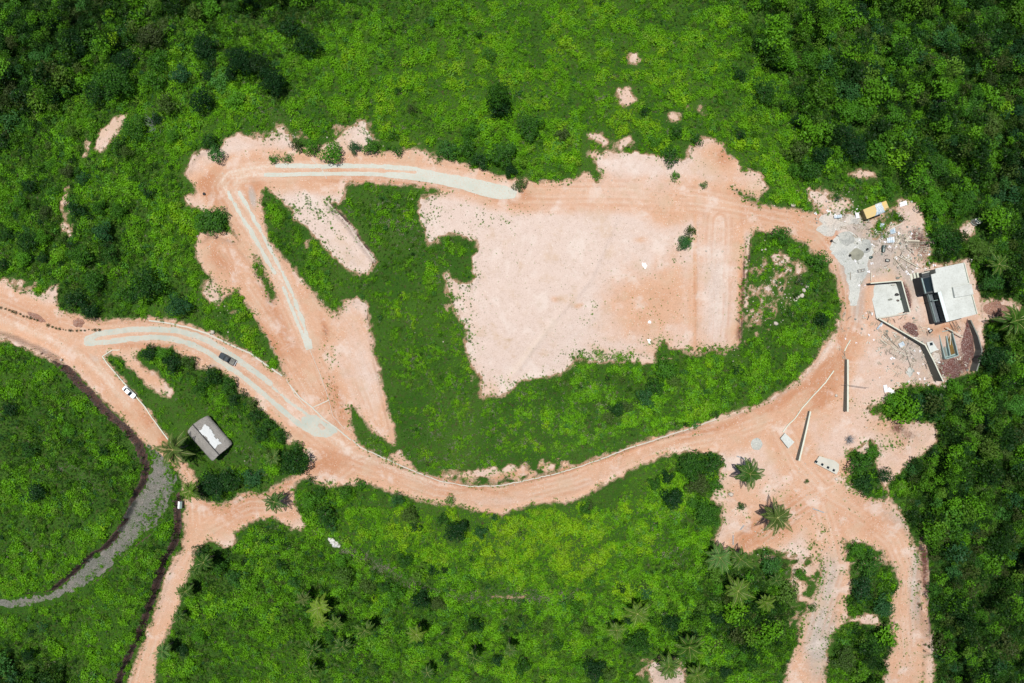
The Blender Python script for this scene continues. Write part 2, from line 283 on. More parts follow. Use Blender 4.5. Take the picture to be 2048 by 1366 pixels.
# ------------------------------------------------------------------ material helpers
def mat(name):
    m = bpy.data.materials.new(name); m.use_nodes = True; nt = m.node_tree
    return m, nt, nt.nodes["Principled BSDF"]
class NT:
    def __init__(s, nt): s.nt = nt
    def n(s, t, **kw):
        nd = s.nt.nodes.new(t)
        for k, v in kw.items(): setattr(nd, k, v)
        return nd
    def link(s, a, b): s.nt.links.new(a, b)
    def val(s, v, sock):
        if isinstance(v, (int, float)): sock.default_value = v
        elif isinstance(v, tuple): sock.default_value = v if len(v) == 4 else (*v, 1)
        else: s.link(v, sock)
    def pos(s): return s.n("ShaderNodeNewGeometry").outputs["Position"]
    def noise(s, scale, detail=3, rough=0.55, vec=None):
        nd = s.n("ShaderNodeTexNoise"); nd.inputs["Scale"].default_value = scale
        nd.inputs["Detail"].default_value = detail; nd.inputs["Roughness"].default_value = rough
        s.link(vec if vec is not None else s.pos(), nd.inputs["Vector"]); return nd.outputs["Fac"]
    def ramp(s, f, a, b):
        nd = s.n("ShaderNodeMapRange"); nd.interpolation_type = 'SMOOTHSTEP'; s.val(f, nd.inputs[0])
        nd.inputs[1].default_value = a; nd.inputs[2].default_value = b; return nd.outputs[0]
    def mix(s, f, a, b, mode='MIX'):
        nd = s.n("ShaderNodeMix", data_type='RGBA', blend_type=mode); s.val(f, nd.inputs[0])
        s.val(a, nd.inputs[6]); s.val(b, nd.inputs[7]); return nd.outputs[2]
    def math(s, op, a, b=0.0):
        nd = s.n("ShaderNodeMath", operation=op); s.val(a, nd.inputs[0]); s.val(b, nd.inputs[1]); return nd.outputs[0]
    def attr(s, name, ty='GEOMETRY'):
        nd = s.n("ShaderNodeAttribute", attribute_name=name, attribute_type=ty); return nd.outputs["Fac"]
    def bump(s, h, st, dist=0.1, bsdf=None):
        nd = s.n("ShaderNodeBump"); nd.inputs["Strength"].default_value = st; nd.inputs["Distance"].default_value = dist
        s.link(h, nd.inputs["Height"]); s.link(nd.outputs[0], bsdf.inputs["Normal"])
def simple(name, col, rough=0.8, var=0.15, scale=3.0, metal=0.0, col2=None, bump=0.0):
    m, nt, b = mat(name); g = NT(nt)
    f = g.noise(scale, 4, 0.6)
    c2 = col2 if col2 else tuple(max(0, c*(1-2*var)) for c in col)
    c = g.mix(g.ramp(f, 0.3, 0.7), col, c2); g.link(c, b.inputs["Base Color"])
    b.inputs["Roughness"].default_value = rough; b.inputs["Metallic"].default_value = metal
    if bump: g.bump(g.noise(scale*6, 3), bump, 0.05, b)
    return m
# ---- dirt
def dirt_mat(name, pale, orange, gray=(0.335, 0.29, 0.255)):
    m, nt, b = mat(name); g = NT(nt)
    o = g.attr("orange"); p = g.attr("pale"); gr = g.attr("grey"); sd_ = g.attr("sd")
    n1 = g.noise(0.035, 4, 0.6); n2 = g.noise(0.25, 4, 0.65); n3 = g.noise(1.6, 4, 0.7); n4 = g.noise(7.0, 3, 0.7)
    f = g.math('ADD', g.math('MULTIPLY', n1, 0.9), g.math('MULTIPLY', n2, 0.8))
    f = g.math('ADD', f, g.math('SUBTRACT', o, p)); f = g.math('ADD', f, g.math('MULTIPLY', g.attr("road"), 0.62))
    c = g.mix(g.ramp(f, 0.45, 1.45), pale, orange)
    c = g.mix(g.ramp(f, 1.35, 2.0), c, (orange[0]*0.82, orange[1]*0.66, orange[2]*0.55))
    # wheel streaks that follow the road edge
    cx = g.n("ShaderNodeCombineXYZ"); g.link(g.math('ADD', g.math('MULTIPLY', sd_, 1.7), g.math('MULTIPLY', n2, 1.6)), cx.inputs[0]); g.link(g.math('MULTIPLY', n1, 3.0), cx.inputs[1])
    st = g.noise(1.0, 4, 0.7, cx.outputs[0]); tr = g.attr("track")
    c = g.mix(g.math('MULTIPLY', tr, g.math('MULTIPLY', g.ramp(st, 0.50, 0.68), g.ramp(n2, 0.3, 0.6))), c, (orange[0]*0.86, orange[1]*0.80, orange[2]*0.78))
    c = g.mix(g.math('MULTIPLY', tr, g.math('MULTIPLY', g.ramp(st, 0.46, 0.32), 0.45)), c, (0.50, 0.39, 0.31))
    c = g.mix(g.ramp(g.math('ADD', gr, g.math('MULTIPLY', n3, 0.5)), 0.5, 1.1), c, gray)
    c = g.mix(g.ramp(n3, 0.56, 0.72), c, g.mix(0.24, c, (0.19, 0.11, 0.07)))
    c = g.mix(g.ramp(n3, 0.42, 0.3), c, g.mix(0.26, c, (0.60, 0.50, 0.43)))
    # pebbles
    vo = g.n("ShaderNodeTexVoronoi"); vo.inputs["Scale"].default_value = 1.7; g.link(g.pos(), vo.inputs["Vector"])
    pm = g.math('MULTIPLY', g.ramp(vo.outputs["Distance"], 0.24, 0.13), g.ramp(n2, 0.44, 0.58))
    c = g.mix(g.math('MULTIPLY', pm, 0.75), c, (0.62, 0.57, 0.50))
    vo2 = g.n("ShaderNodeTexVoronoi"); vo2.inputs["Scale"].default_value = 2.3; g.link(g.pos(), vo2.inputs["Vector"])
    pm2 = g.math('MULTIPLY', g.ramp(vo2.outputs["Distance"], 0.26, 0.14), g.ramp(n2, 0.60, 0.46))
    c = g.mix(g.math('MULTIPLY', pm2, 0.6), c, (0.20, 0.13, 0.09))
    c = g.mix(g.ramp(n4, 0.35, 0.65), c, g.mix(0.16, c, (0.12, 0.07, 0.05)))
    c = g.mix(g.math('MULTIPLY', g.attr("rut"), 0.6), c, (0.37, 0.20, 0.125)); c = g.mix(g.math('MULTIPLY', g.attr("dust"), g.math('MULTIPLY', g.ramp(n3, 0.2, 0.7), 0.8)), c, (0.48, 0.40, 0.33))
    md = g.noise(0.13, 5, 0.62); c = g.mix(g.math('MULTIPLY', g.ramp(md, 0.52, 0.68), 0.55), c, (0.40, 0.29, 0.205)); c = g.mix(g.math('MULTIPLY', g.ramp(md, 0.47, 0.33), 0.5), c, (0.52, 0.455, 0.41))
    ms = g.noise(0.42, 6, 0.7); c = g.mix(g.math('MULTIPLY', g.ramp(ms, 0.55, 0.72), 0.30), c, (0.30, 0.24, 0.16))
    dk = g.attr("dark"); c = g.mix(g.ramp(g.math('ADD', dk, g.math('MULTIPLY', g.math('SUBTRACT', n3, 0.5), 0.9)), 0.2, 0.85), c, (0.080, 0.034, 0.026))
    mo = g.noise(0.55, 5, 0.75); c = g.mix(g.ramp(mo, 0.52, 0.70), c, g.mix(0.26, c, (0.26, 0.17, 0.10))); c = g.mix(g.ramp(mo, 0.46, 0.30), c, g.mix(0.26, c, (0.56, 0.47, 0.42)))
    g.link(c, b.inputs["Base Color"]); b.inputs["Roughness"].default_value = 0.95
    b.inputs["Specular IOR Level"].default_value = 0.15
    h = g.math('ADD', g.math('MULTIPLY', n3, 0.5), g.math('ADD', g.math('MULTIPLY', n4, 0.15), g.math('MULTIPLY', n2, 1.0)))
    g.bump(h, 0.8, 0.35, b); return m
M = {}
M['dirt'] = dirt_mat("bare_earth", (0.490, 0.395, 0.345), (0.460, 0.278, 0.183))
def gravel_mat(name, a, bcol, dark, sc=2.0):
    m, nt, b = mat(name); g = NT(nt)
    n1 = g.noise(0.12*sc/2, 4); n2 = g.noise(sc, 4, 0.75); n3 = g.noise(sc*4, 2, 0.8)
    c = g.mix(g.ramp(n1, 0.35, 0.65), a, bcol); c = g.mix(g.ramp(n2, 0.52, 0.68), c, dark)
    if name == 'grey_gravel': ng_ = g.noise(0.45, 5, 0.75); c = g.mix(g.ramp(ng_, 0.50, 0.66), c, (0.050, 0.072, 0.028)); c = g.mix(g.ramp(ng_, 0.44, 0.34), c, (0.17, 0.145, 0.125))
    c = g.mix(g.ramp(n3, 0.5, 0.7), c, g.mix(0.4, c, (0.85, 0.82, 0.78)))
    c = g.mix(g.ramp(n3, 0.45, 0.3), c, g.mix(0.45, c, dark))
    g.link(c, b.inputs["Base Color"]); b.inputs["Roughness"].default_value = 0.95
    g.bump(g.math('ADD', n2, g.math('MULTIPLY', n3, 0.4)), 0.8, 0.25, b); return m
M['gravel'] = gravel_mat("grey_gravel", (0.080, 0.082, 0.068), (0.115, 0.105, 0.09), (0.038, 0.052, 0.026))
M['pile'] = gravel_mat("crushed_stone", (0.29, 0.31, 0.295), (0.35, 0.355, 0.32), (0.19, 0.205, 0.19), 1.2)
M['sand'] = gravel_mat("cement_sand", (0.34, 0.355, 0.335), (0.42, 0.425, 0.39), (0.25, 0.26, 0.235), 1.2)
M['rubble'] = gravel_mat("white_rubble", (0.44, 0.43, 0.39), (0.50, 0.44, 0.38), (0.17, 0.165, 0.15), 3.0)
M['redsoil'] = gravel_mat("dark_red_soil", (0.115, 0.032, 0.022), (0.09, 0.028, 0.020), (0.05, 0.018, 0.014), 1.2)
M['mound'] = gravel_mat("red_brown_soil", (0.25, 0.12, 0.075), (0.20, 0.09, 0.055), (0.11, 0.05, 0.035), 1.4)
def conc_mat(name, a, bcol, dirtc=(0.50, 0.36, 0.26), dm=0.35):
    m, nt, b = mat(name); g = NT(nt)
    n1 = g.noise(0.22, 5, 0.65); n2 = g.noise(2.2, 5, 0.7); n3 = g.noise(11, 3, 0.7)
    c = g.mix(g.ramp(n1, 0.35, 0.65), a, bcol); c = g.mix(g.math('MULTIPLY', g.ramp(n2, 0.46, 0.72), dm), c, dirtc)
    c = g.mix(g.math('MULTIPLY', g.ramp(n3, 0.5, 0.8), 0.25), c, (0.25, 0.24, 0.22))
    c = g.mix(g.math('MULTIPLY', g.ramp(n1, 0.55, 0.7), 0.35), c, (a[0]*0.72, a[1]*0.72, a[2]*0.70))
    g.link(c, b.inputs["Base Color"]); b.inputs["Roughness"].default_value = 0.85
    g.bump(n2, 0.25, 0.05, b); return m
M['track'] = conc_mat("pale_concrete_track", (0.355, 0.375, 0.325), (0.40, 0.415, 0.37), (0.42, 0.30, 0.22), 0.7)
M['track2'] = conc_mat("greenish_concrete_track", (0.31, 0.345, 0.305), (0.38, 0.385, 0.335), (0.43, 0.29, 0.20), 0.85)
M['conc'] = conc_mat("raw_concrete", (0.36, 0.36, 0.31), (0.42, 0.41, 0.36))
M['concw'] = conc_mat("white_concrete", (0.45, 0.475, 0.45), (0.38, 0.40, 0.375), (0.27, 0.27, 0.245), 0.6)
M['wallgrey'] = conc_mat("grey_block_wall", (0.13, 0.145, 0.13), (0.16, 0.17, 0.145), (0.09, 0.085, 0.07), 0.4)
M['wallcap'] = conc_mat("pale_wall_cap", (0.50, 0.52, 0.43), (0.42, 0.44, 0.37), (0.35, 0.31, 0.25), 0.4)
M['white'] = simple("white_paint", (0.80, 0.80, 0.80), 0.6, 0.04, 2)
M['glass'] = simple("dark_glass", (0.012, 0.02, 0.025), 0.12, 0.1, 2)
M['black'] = simple("black_rubber", (0.02, 0.02, 0.022), 0.7, 0.2, 8)
M['carwhite'] = simple("white_car_paint", (0.80, 0.82, 0.82), 0.25, 0.03, 1)
M['cardark'] = simple("dark_grey_car_paint", (0.035, 0.047, 0.055), 0.22, 0.15, 1)
M['bedgrey'] = simple("dusty_bed_liner", (0.16, 0.16, 0.145), 0.9, 0.25, 2)
M['redlamp'] = simple("red_lamp", (0.35, 0.02, 0.02), 0.3, 0.05, 1)
M['lamp'] = simple("headlamp_glass", (0.6, 0.6, 0.62), 0.1, 0.05, 1)
M['yellow'] = simple("faded_yellow_paint", (0.50, 0.35, 0.11), 0.6, 0.12, 0.8, col2=(0.42, 0.33, 0.16))
M['olive'] = simple("olive_truck_wall", (0.20, 0.15, 0.06), 0.8, 0.12, 1)  # olive brown, darker than the yellow of the box
M['tarp'] = simple("pale_blue_tarp", (0.20, 0.29, 0.36), 0.5, 0.1, 0.7, col2=(0.50, 0.52, 0.53))
M['wood'] = simple("weathered_timber", (0.30, 0.26, 0.20), 0.85, 0.2, 2)
M['woodpale'] = simple("pale_timber", (0.46, 0.42, 0.34), 0.8, 0.1, 2)
M['steel'] = simple("rebar_steel", (0.10, 0.08, 0.07), 0.6, 0.3, 4)
M['bag'] = simple("white_plastic_sack", (0.62, 0.62, 0.64), 0.5, 0.06, 1.5, bump=0.3)
M['green'] = simple("green_plastic", (0.03, 0.22, 0.07), 0.4, 0.1, 2)
M['blackplastic'] = simple("dark_green_plastic_drum", (0.03, 0.06, 0.055), 0.35, 0.1, 2)
M['rock'] = simple("pale_limestone", (0.46, 0.41, 0.35), 0.9, 0.12, 1.5, bump=0.5)
M['bark'] = simple("bark", (0.20, 0.17, 0.13), 0.95, 0.25, 2, bump=0.5)
M['deadwood'] = simple("grey_dead_twigs", (0.30, 0.31, 0.32), 0.95, 0.2, 3)
M['water'] = simple("murky_brown_water", (0.16, 0.10, 0.03), 0.15, 0.2, 0.6)
M['teal'] = simple("green_grey_render", (0.22, 0.30, 0.29), 0.8, 0.12, 1.0)
def thatch():
    m, nt, b = mat("grey_thatch"); g = NT(nt); n1 = g.noise(0.5, 4); n2 = g.noise(5, 5, 0.8)
    c = g.mix(g.ramp(n1, 0.3, 0.7), (0.25, 0.235, 0.215), (0.31, 0.295, 0.27)); c = g.mix(g.ramp(n2, 0.45, 0.7), c, (0.12, 0.11, 0.10))
    g.link(c, b.inputs["Base Color"]); b.inputs["Roughness"].default_value = 1; c = g.mix(g.ramp(g.noise(1.4, 5, 0.8), 0.55, 0.72), c, (0.15, 0.14, 0.125)); g.link(c, b.inputs["Base Color"]); g.bump(n2, 1.0, 0.3, b); return m
M['thatch'] = thatch()
def soil_mat():
    m, nt, b = mat("hillside_soil"); g = NT(nt)
    n1 = g.noise(0.06, 4); n2 = g.noise(0.9, 5, 0.7); n3 = g.noise(5, 3, 0.7)
    c = g.mix(g.ramp(n1, 0.35, 0.65), (0.026, 0.080, 0.008), (0.042, 0.100, 0.012))
    c = g.mix(g.ramp(n2, 0.5, 0.72), c, (0.055, 0.045, 0.022)); c = g.mix(g.ramp(n3, 0.45, 0.7), c, (0.018, 0.035, 0.006))
    ge = g.n("ShaderNodeNewGeometry"); sx = g.n("ShaderNodeSeparateXYZ"); g.link(ge.outputs["True Normal"], sx.inputs[0])
    steep = g.ramp(g.math('ADD', sx.outputs[2], g.math('MULTIPLY', n2, 0.15)), 0.90, 0.72)
    e = g.mix(g.ramp(n2, 0.4, 0.6), (0.10, 0.055, 0.045), (0.05, 0.04, 0.035)); e = g.mix(g.ramp(n3, 0.55, 0.7), e, (0.2, 0.16, 0.14))
    ea = g.math('ADD', g.attr("edge"), g.math('MULTIPLY', g.math('SUBTRACT', n3, 0.5), 2.4)); c = g.mix(g.ramp(ea, 0.9, 0.1), c, g.mix(g.ramp(n2, 0.4, 0.6), (0.36, 0.25, 0.18), (0.27, 0.165, 0.10)))
    c = g.mix(steep, c, e); g.link(c, b.inputs["Base Color"]); b.inputs["Roughness"].default_value = 1
    b.inputs["Specular IOR Level"].default_value = 0.1
    g.bump(g.math('ADD', n2, g.math('MULTIPLY', n3, 0.3)), 0.9, 0.4, b); return m
M['soil'] = soil_mat()
def leaf_mat(name, lo, hi, yel, inst=True, rough=0.5, trans=0.35, spec=0.15):
    """lo/hi: darker and lighter leaf colour; tint -1..1 per plant picks between them"""
    m, nt, b = mat(name); g = NT(nt)
    n1 = g.noise(0.05, 3); n2 = g.noise(1.2, 2, 0.6); oi = g.n("ShaderNodeObjectInfo")
    t = g.attr("tint", 'INSTANCER') if inst else g.attr("tint", 'OBJECT')
    f = g.math('ADD', g.math('MULTIPLY', g.math('SUBTRACT', oi.outputs["Random"], 0.5), 0.6), g.math('ADD', t, g.math('MULTIPLY', g.math('SUBTRACT', n2, 0.5), 0.9)))
    c = g.mix(g.ramp(f, -0.1, 0.9), lo, hi)
    c = g.mix(g.ramp(g.math('ADD', f, g.math('MULTIPLY', g.math('SUBTRACT', n1, 0.5), 1.2)), 0.95, 1.9), c, yel)
    r2 = g.math('FRACT', g.math('MULTIPLY', oi.outputs["Random"], 13.7)); c = g.mix(g.math('MULTIPLY', g.ramp(r2, 0.80, 0.90), 0.33), c, (0.13, 0.14, 0.045)); c = g.mix(g.math('MULTIPLY', g.ramp(r2, 0.12, 0.05), 0.5), c, (0.04, 0.14, 0.05))
    sp = g.n("ShaderNodeBsdfTranslucent"); g.link(c, sp.inputs[0])
    mx = g.n("ShaderNodeMixShader"); mx.inputs[0].default_value = trans
    g.link(c, b.inputs["Base Color"]); b.inputs["Roughness"].default_value = rough; b.inputs["Specular IOR Level"].default_value = spec
    out = nt.nodes["Material Output"]; g.link(b.outputs[0], mx.inputs[1]); g.link(sp.outputs[0], mx.inputs[2]); g.link(mx.outputs[0], out.inputs[0])
    return m
M['leaf'] = leaf_mat("undergrowth_leaves", (0.020, 0.066, 0.006), (0.120, 0.330, 0.008), (0.22, 0.40, 0.010))
M['grassleaf'] = leaf_mat("grass_blades", (0.034, 0.090, 0.010), (0.124, 0.300, 0.012), (0.21, 0.34, 0.02))
M['treeleaf'] = leaf_mat("tree_leaves", (0.012, 0.048, 0.012), (0.082, 0.255, 0.014), (0.19, 0.36, 0.012), inst=False)
M['canopyleaf'] = leaf_mat("woodland_leaves", (0.011, 0.040, 0.006), (0.098, 0.275, 0.010), (0.20, 0.38, 0.012))
M['palmleaf'] = leaf_mat("palm_fronds", (0.030, 0.090, 0.010), (0.140, 0.235, 0.018), (0.34, 0.36, 0.05), inst=False, rough=0.5, trans=0.3, spec=0.1)
M['dryleaf'] = simple("dry_brush", (0.28, 0.245, 0.195), 0.95, 0.2, 2)
# ------------------------------------------------------------------ ground and sheets
q = (np.arange(NY-1)[:, None]*NX+np.arange(NX-1)[None]).ravel()
T1 = np.stack([q, q+1, q+NX+1], 1); T2 = np.stack([q, q+NX+1, q+NX], 1)
obj("ground", mesh_np("ground", np.c_[X, Y, H], np.r_[T1, T2], [M['soil']], dict(edge=np.clip(DIRT, -1, 4)), smooth=True), kind="structure")
# soft colour fields painted on the earth: (px, py, rx, ry, angle deg, amount)
ORANGE = [(1390,570,3,140,0,.9),(1484,600,5,120,0,.9),(1330,590,60,70,0,.35),(1250,600,60,40,0,.3),(430,380,24,50,0,.25),(900,372,120,7,8,.7),(1100,925,200,6,-17,.7),(870,955,130,5,14,.8),(1590,780,110,7,-38,.4),(1680,640,7,70,0,.5),(1540,1060,50,24,0,.4),(1460,330,30,50,0,.4),(560,650,12,60,-28,.5),(680,800,10,60,-28,.5),(1750,850,40,14,0,.2),(1700,900,40,40,0,.2),(1640,830,30,60,0,.2),(520,980,60,20,0,.3),(300,690,90,8,0,.4),(470,740,70,10,33,.4),(400,700,80,8,20,.3),(60,640,90,25,15,.35),(230,800,25,75,-35,.15),(320,870,14,70,-38,.6),(235,735,12,35,-40,.5),(300,750,40,14,40,.7),(480,1010,90,25,-10,.35),(650,930,40,30,0,.55),(700,925,60,20,20,.3),
 (400,365,28,22,0,.6),(510,385,16,28,20,.5),(850,365,180,8,6,.55),(1000,400,60,6,15,.7),(720,362,80,5,0,.5),(1050,385,40,20,0,.35),(1250,350,120,20,0,-.1),(1290,590,95,50,0,.4),(1270,650,60,35,0,.45),(1330,440,30,15,0,.5),
 (1345,540,40,60,0,.2),(1550,425,80,22,18,.35),(1650,470,30,70,30,.35),(1690,620,16,60,0,.3),(1560,790,120,10,-28,.4),(1400,865,60,8,-15,.6),(1150,935,160,7,-18,.5),(800,945,120,7,22,.4),(1650,770,30,60,10,.35),(1690,800,30,40,0,.3),
 (1560,1020,60,40,0,.4),(1480,990,40,30,0,.4),(1530,1060,70,14,-30,.8),(1440,310,30,25,0,.8),(1200,310,30,8,0,.4),(650,660,8,22,-15,.9),(640,600,20,30,0,.1),(545,690,12,50,-30,.55),(440,520,30,35,0,.3),(770,800,8,50,10,.5),
 (670,830,16,50,-30,.5),(1480,600,6,90,0,.6),(1478,665,14,18,0,.9),(1380,600,5,90,0,.35),(1800,580,50,15,10,.5),(1880,660,40,14,-10,.7),(1900,655,50,12,-12,.5),(1780,850,30,20,0,.4),(1810,880,20,12,0,.7),(1750,990,60,60,30,.15),(1215,590,40,30,0,.1),(1155,612,14,6,-20,1.0),(1110,600,14,8,20,1.0),(1135,603,18,3,25,1.0),(1280,480,12,5,0,.6),(350,1050,40,40,0,.2),(1770,640,40,30,0,.2),(1735,455,30,10,-30,.6)]
PALE = [(1130,500,200,140,0,.35),(1060,660,120,110,0,.4),(1250,620,100,100,0,.15),(880,450,50,70,0,.45),(660,470,110,26,45,.5),(1432,580,34,130,0,.55),(720,740,40,120,-15,.35),(700,620,30,20,0,.4),(1290,350,110,40,0,.15),(1545,580,50,60,0,.3),(480,300,50,16,0,.2),(580,275,30,16,0,.3),(720,265,30,16,0,.3),(1040,690,80,60,0,.5),(1100,640,80,25,-45,.45),(920,430,60,40,0,.35),(1080,470,120,70,0,.2),(1430,560,45,120,0,.35),(1430,650,40,60,0,.3),(620,450,60,80,-40,.3),(700,500,40,30,0,.3),(740,760,30,80,-15,.35),(660,610,60,60,0,.1),(120,670,110,14,18,.35),(200,740,20,30,-40,.3),(320,1200,20,110,15,.4),(1480,870,80,25,-20,.2),(1000,1000,160,12,0,.35),(1250,940,120,10,-20,.3),(1580,1040,50,30,0,.2),(650,830,12,16,0,.5),(430,310,60,20,0,.1),(1350,370,90,25,0,.25),(1650,1170,30,60,0,.3),(1820,1280,20,90,0,.2),(1440,405,80,20,0,.2),(560,1010,30,20,0,.1),(1130,620,40,14,-45,.4),(1290,530,10,12,0,.8)]
GREY = [(1432,570,30,120,0,.30),(1335,1345,60,40,0,.6),(1680,440,50,24,0,.5),(1800,700,70,50,30,.2),(1790,480,60,44,0,.55),(1780,540,50,20,0,.45),(1800,700,60,40,30,.3),(1850,760,40,20,0,.4),(1880,690,30,40,0,.4),(1780,890,60,50,0,.3),(1720,1010,60,30,30,.3),(620,480,90,20,48,.3),(700,500,50,14,45,.25),(900,440,50,50,0,.25),(960,700,40,80,0,.2),(760,740,12,120,-12,.25),(1430,560,50,140,0,.15),(1710,520,40,60,10,.9),(1715,610,16,50,0,.75),(1830,600,14,70,-15,.55),(1690,440,45,20,0,.6),(1790,500,40,30,0,.45),(1840,560,30,25,0,.5),(1830,700,50,30,30,.4),(1830,1180,16,110,0,.85),(1870,1250,12,100,0,.7),(1665,1140,30,60,0,.5),(1800,1040,50,25,40,.55),(1640,1260,40,110,0,.75),(1700,960,40,30,0,.3),(1650,1310,40,60,0,.3),(505,395,9,28,-10,.9),(432,735,22,12,20,.7),(640,850,36,18,15,.7),(190,718,18,12,30,.6),(560,560,10,40,-25,.3),(1060,760,60,20,0,.25),(700,520,30,14,45,.35),(580,280,25,20,0,.4),(560,580,40,40,0,.1),(450,600,40,40,0,.4),(1550,590,50,60,0,.5),(1830,870,40,25,0,.35),(1250,420,50,20,0,.15),(960,440,30,18,0,.2),(1190,640,30,40,0,.35),(1360,500,30,20,0,.3),(560,830,20,8,30,.4),(1500,888,12,14,0,.4),(760,860,16,30,-20,.3)]
DARK = [(704,462,3,70,-44,.42),(1560,1075,60,14,-20,.14),(1700,930,50,60,0,.12),(1790,870,60,30,0,.16),(1660,1120,40,40,0,.14),(1600,1300,40,60,0,.14),(1335,1345,60,40,0,.34),(1486,580,5,100,3,.5),(1390,570,2.5,130,0,.35),(1905,700,30,40,0,.3),(1830,480,14,30,0,.4),(1848,1090,10,40,0,.9),(1850,1160,9,50,0,.6),(1858,1260,9,70,0,.5),(1940,690,16,44,0,.7),(1905,738,30,24,0,.8),(1820,655,22,14,30,.6),(1815,590,7,30,-15,.8),(1795,855,16,12,0,.6),(1820,870,16,10,0,.35),(1478,668,9,16,0,.5),(1486,580,3,90,3,.35),(742,505,14,10,45,.35),(710,462,8,26,-45,.15),(1570,1010,8,6,0,.3),(1850,500,14,40,0,.6),(1830,470,20,20,0,.3),(1905,655,12,12,0,.3),(1880,745,10,24,0,.3),(652,662,6,20,-15,.4),(1040,388,30,5,15,.2),(95,640,12,6,20,.25),(470,700,14,5,20,.2),(1540,1050,20,8,-30,.4)]  # dark red soil patches; along the lower-right track, forest shade painted on the bank
CLEAR = [(840,385),(1060,395),(1170,345),(1185,300),(1380,300),(1470,330),(1540,345),(1540,395),(1500,400),(1500,720),(960,810),(880,540),(830,420)]
YARD = [(1640,420),(1800,390),(1900,500),(1990,600),(1975,760),(1880,790),(1880,910),(1790,960),(1760,960),(1690,985),(1560,860),(1660,720),(1700,640),(1700,560)]
def clip_sheet(A, dz, x0=None):
    """triangles of the terrain grid where A<0, cut along A=0"""
    inr = (np.abs(X) < 204) & (np.abs(Y) < 146)
    Fs = np.r_[T1, T2]; Fs = Fs[inr[Fs].all(1)]; a = A[Fs]; ins = a < 0; k = ins.sum(1)
    full = Fs[k == 3]; verts = [np.c_[X, Y, H+dz]]; extra = []; tris = [full]; nb = len(X)
    def cut(p, q_):
        fa, fb = A[p], A[q_]; t = (fa/(fa-fb))[:, None]
        return np.c_[X[p], Y[p], H[p]+dz]*(1-t)+np.c_[X[q_], Y[q_], H[q_]+dz]*t
    for want in (1, 2):
        S = Fs[k == want]; I = ins[k == want] if want == 1 else ~ins[k == want]
        r = I.argmax(1); S = np.stack([S[np.arange(len(S)), (r+i) % 3] for i in range(3)], 1)
        p1 = cut(S[:, 0], S[:, 1]); p2 = cut(S[:, 0], S[:, 2]); n = len(S)
        i1 = nb+np.arange(n); i2 = nb+n+np.arange(n); verts += [p1, p2]; nb += 2*n
        if want == 1: tris.append(np.stack([S[:, 0], i1, i2], 1))
        else: tris += [np.stack([i1, S[:, 1], S[:, 2]], 1), np.stack([i1, S[:, 2], i2], 1)]
    return np.concatenate(verts), np.concatenate(tris)
def emit(name, V, F, m, fields=True, **kw):
    used = np.unique(F); mp = np.full(len(V), -1); mp[used] = np.arange(len(used)); V = V[used]; F = mp[F]
    at = {}
    if fields:
        px, py = PXY(V[:, 0], V[:, 1], V[:, 2])
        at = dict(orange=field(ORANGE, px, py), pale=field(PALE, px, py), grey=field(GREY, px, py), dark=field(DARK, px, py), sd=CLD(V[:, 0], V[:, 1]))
        dl = np.full(V[:, 0].shape, 9.0)
        for c_ in DUSTL: dl = np.minimum(dl, pline(c_, V[:, 0], V[:, 1], 9.0))
        br = ss(.35, .6, fbm(V[:, 0]/9, V[:, 1]/9, 131, 2)); sdv = at["sd"]+.8*(fbm(V[:, 0]/14, V[:, 1]/14, 132, 2)-.5)
        at["dust"] = np.exp(-(dl/1.1)**2)*.9+br*(.8*np.exp(-((sdv-.95)/.38)**2)+.5*np.exp(-((sdv-2.6)/.4)**2)); at["rut"] = br*(.7*np.exp(-((sdv-1.75)/.35)**2)+.8*np.exp(-((sdv-3.4)/.4)**2))*(vnoise(V[:, 0]/5, V[:, 1]/5, 133) > .3)
        at["road"] = 1-ss(4.0, 8.5, at["sd"]); at["track"] = np.clip((1-ss(3.2, 6.5, at["sd"]))*(1-at["grey"]), 0, 1)*.55
    return obj(name, mesh_np(name, V, F, [m], at, smooth=True), **kw)
def inpoly(poly, px, py): return sdf(poly, px, py, 1.0) < 0
CLN = [[(-260,600),(0,612),(60,640),(120,665),(180,700),(220,745),(260,800),(300,850),(335,900),(372,950),(390,1010),(392,1060),(365,1120),(345,1170),(322,1230),(300,1290),(275,1370)],
 [(395,1060),(440,1035),(500,1010),(560,1010),(620,975),(690,930)], [(120,650),(190,672),(260,664),(350,670),(430,705),(500,755),(560,810),(620,860),(700,920),(780,950),(870,985),(960,996),(1050,985),(1150,962),(1250,920),(1350,885),(1450,868),(1550,830),(1620,785),(1670,720),(1695,650),(1700,580),(1680,510),(1640,460),(1580,437),(1500,420),(1400,400),(1250,385),(1120,385),(1030,385)],
 [(1000,378),(900,358),(780,342),(650,340),(520,340),(460,350),(440,375),(465,410),(500,460),(535,520),(570,590),(600,660),(640,740),(670,810),(700,880)],
 [(440,500),(470,550),(510,610),(560,680),(600,750),(640,820)], [(640,590),(690,650),(720,720),(745,790),(765,850)], [(1440,440),(1435,560),(1430,690)],
 [(1560,850),(1600,930),(1660,990),(1730,1030),(1790,1080),(1815,1140),(1810,1220),(1815,1300),(1820,1400)], [(1500,1090),(1560,1040),(1620,1000),(1700,960)], [(1640,1010),(1660,1080),(1670,1140),(1650,1210),(1630,1280),(1610,1400)]]
CLW = [GP(c_) for c_ in CLN]
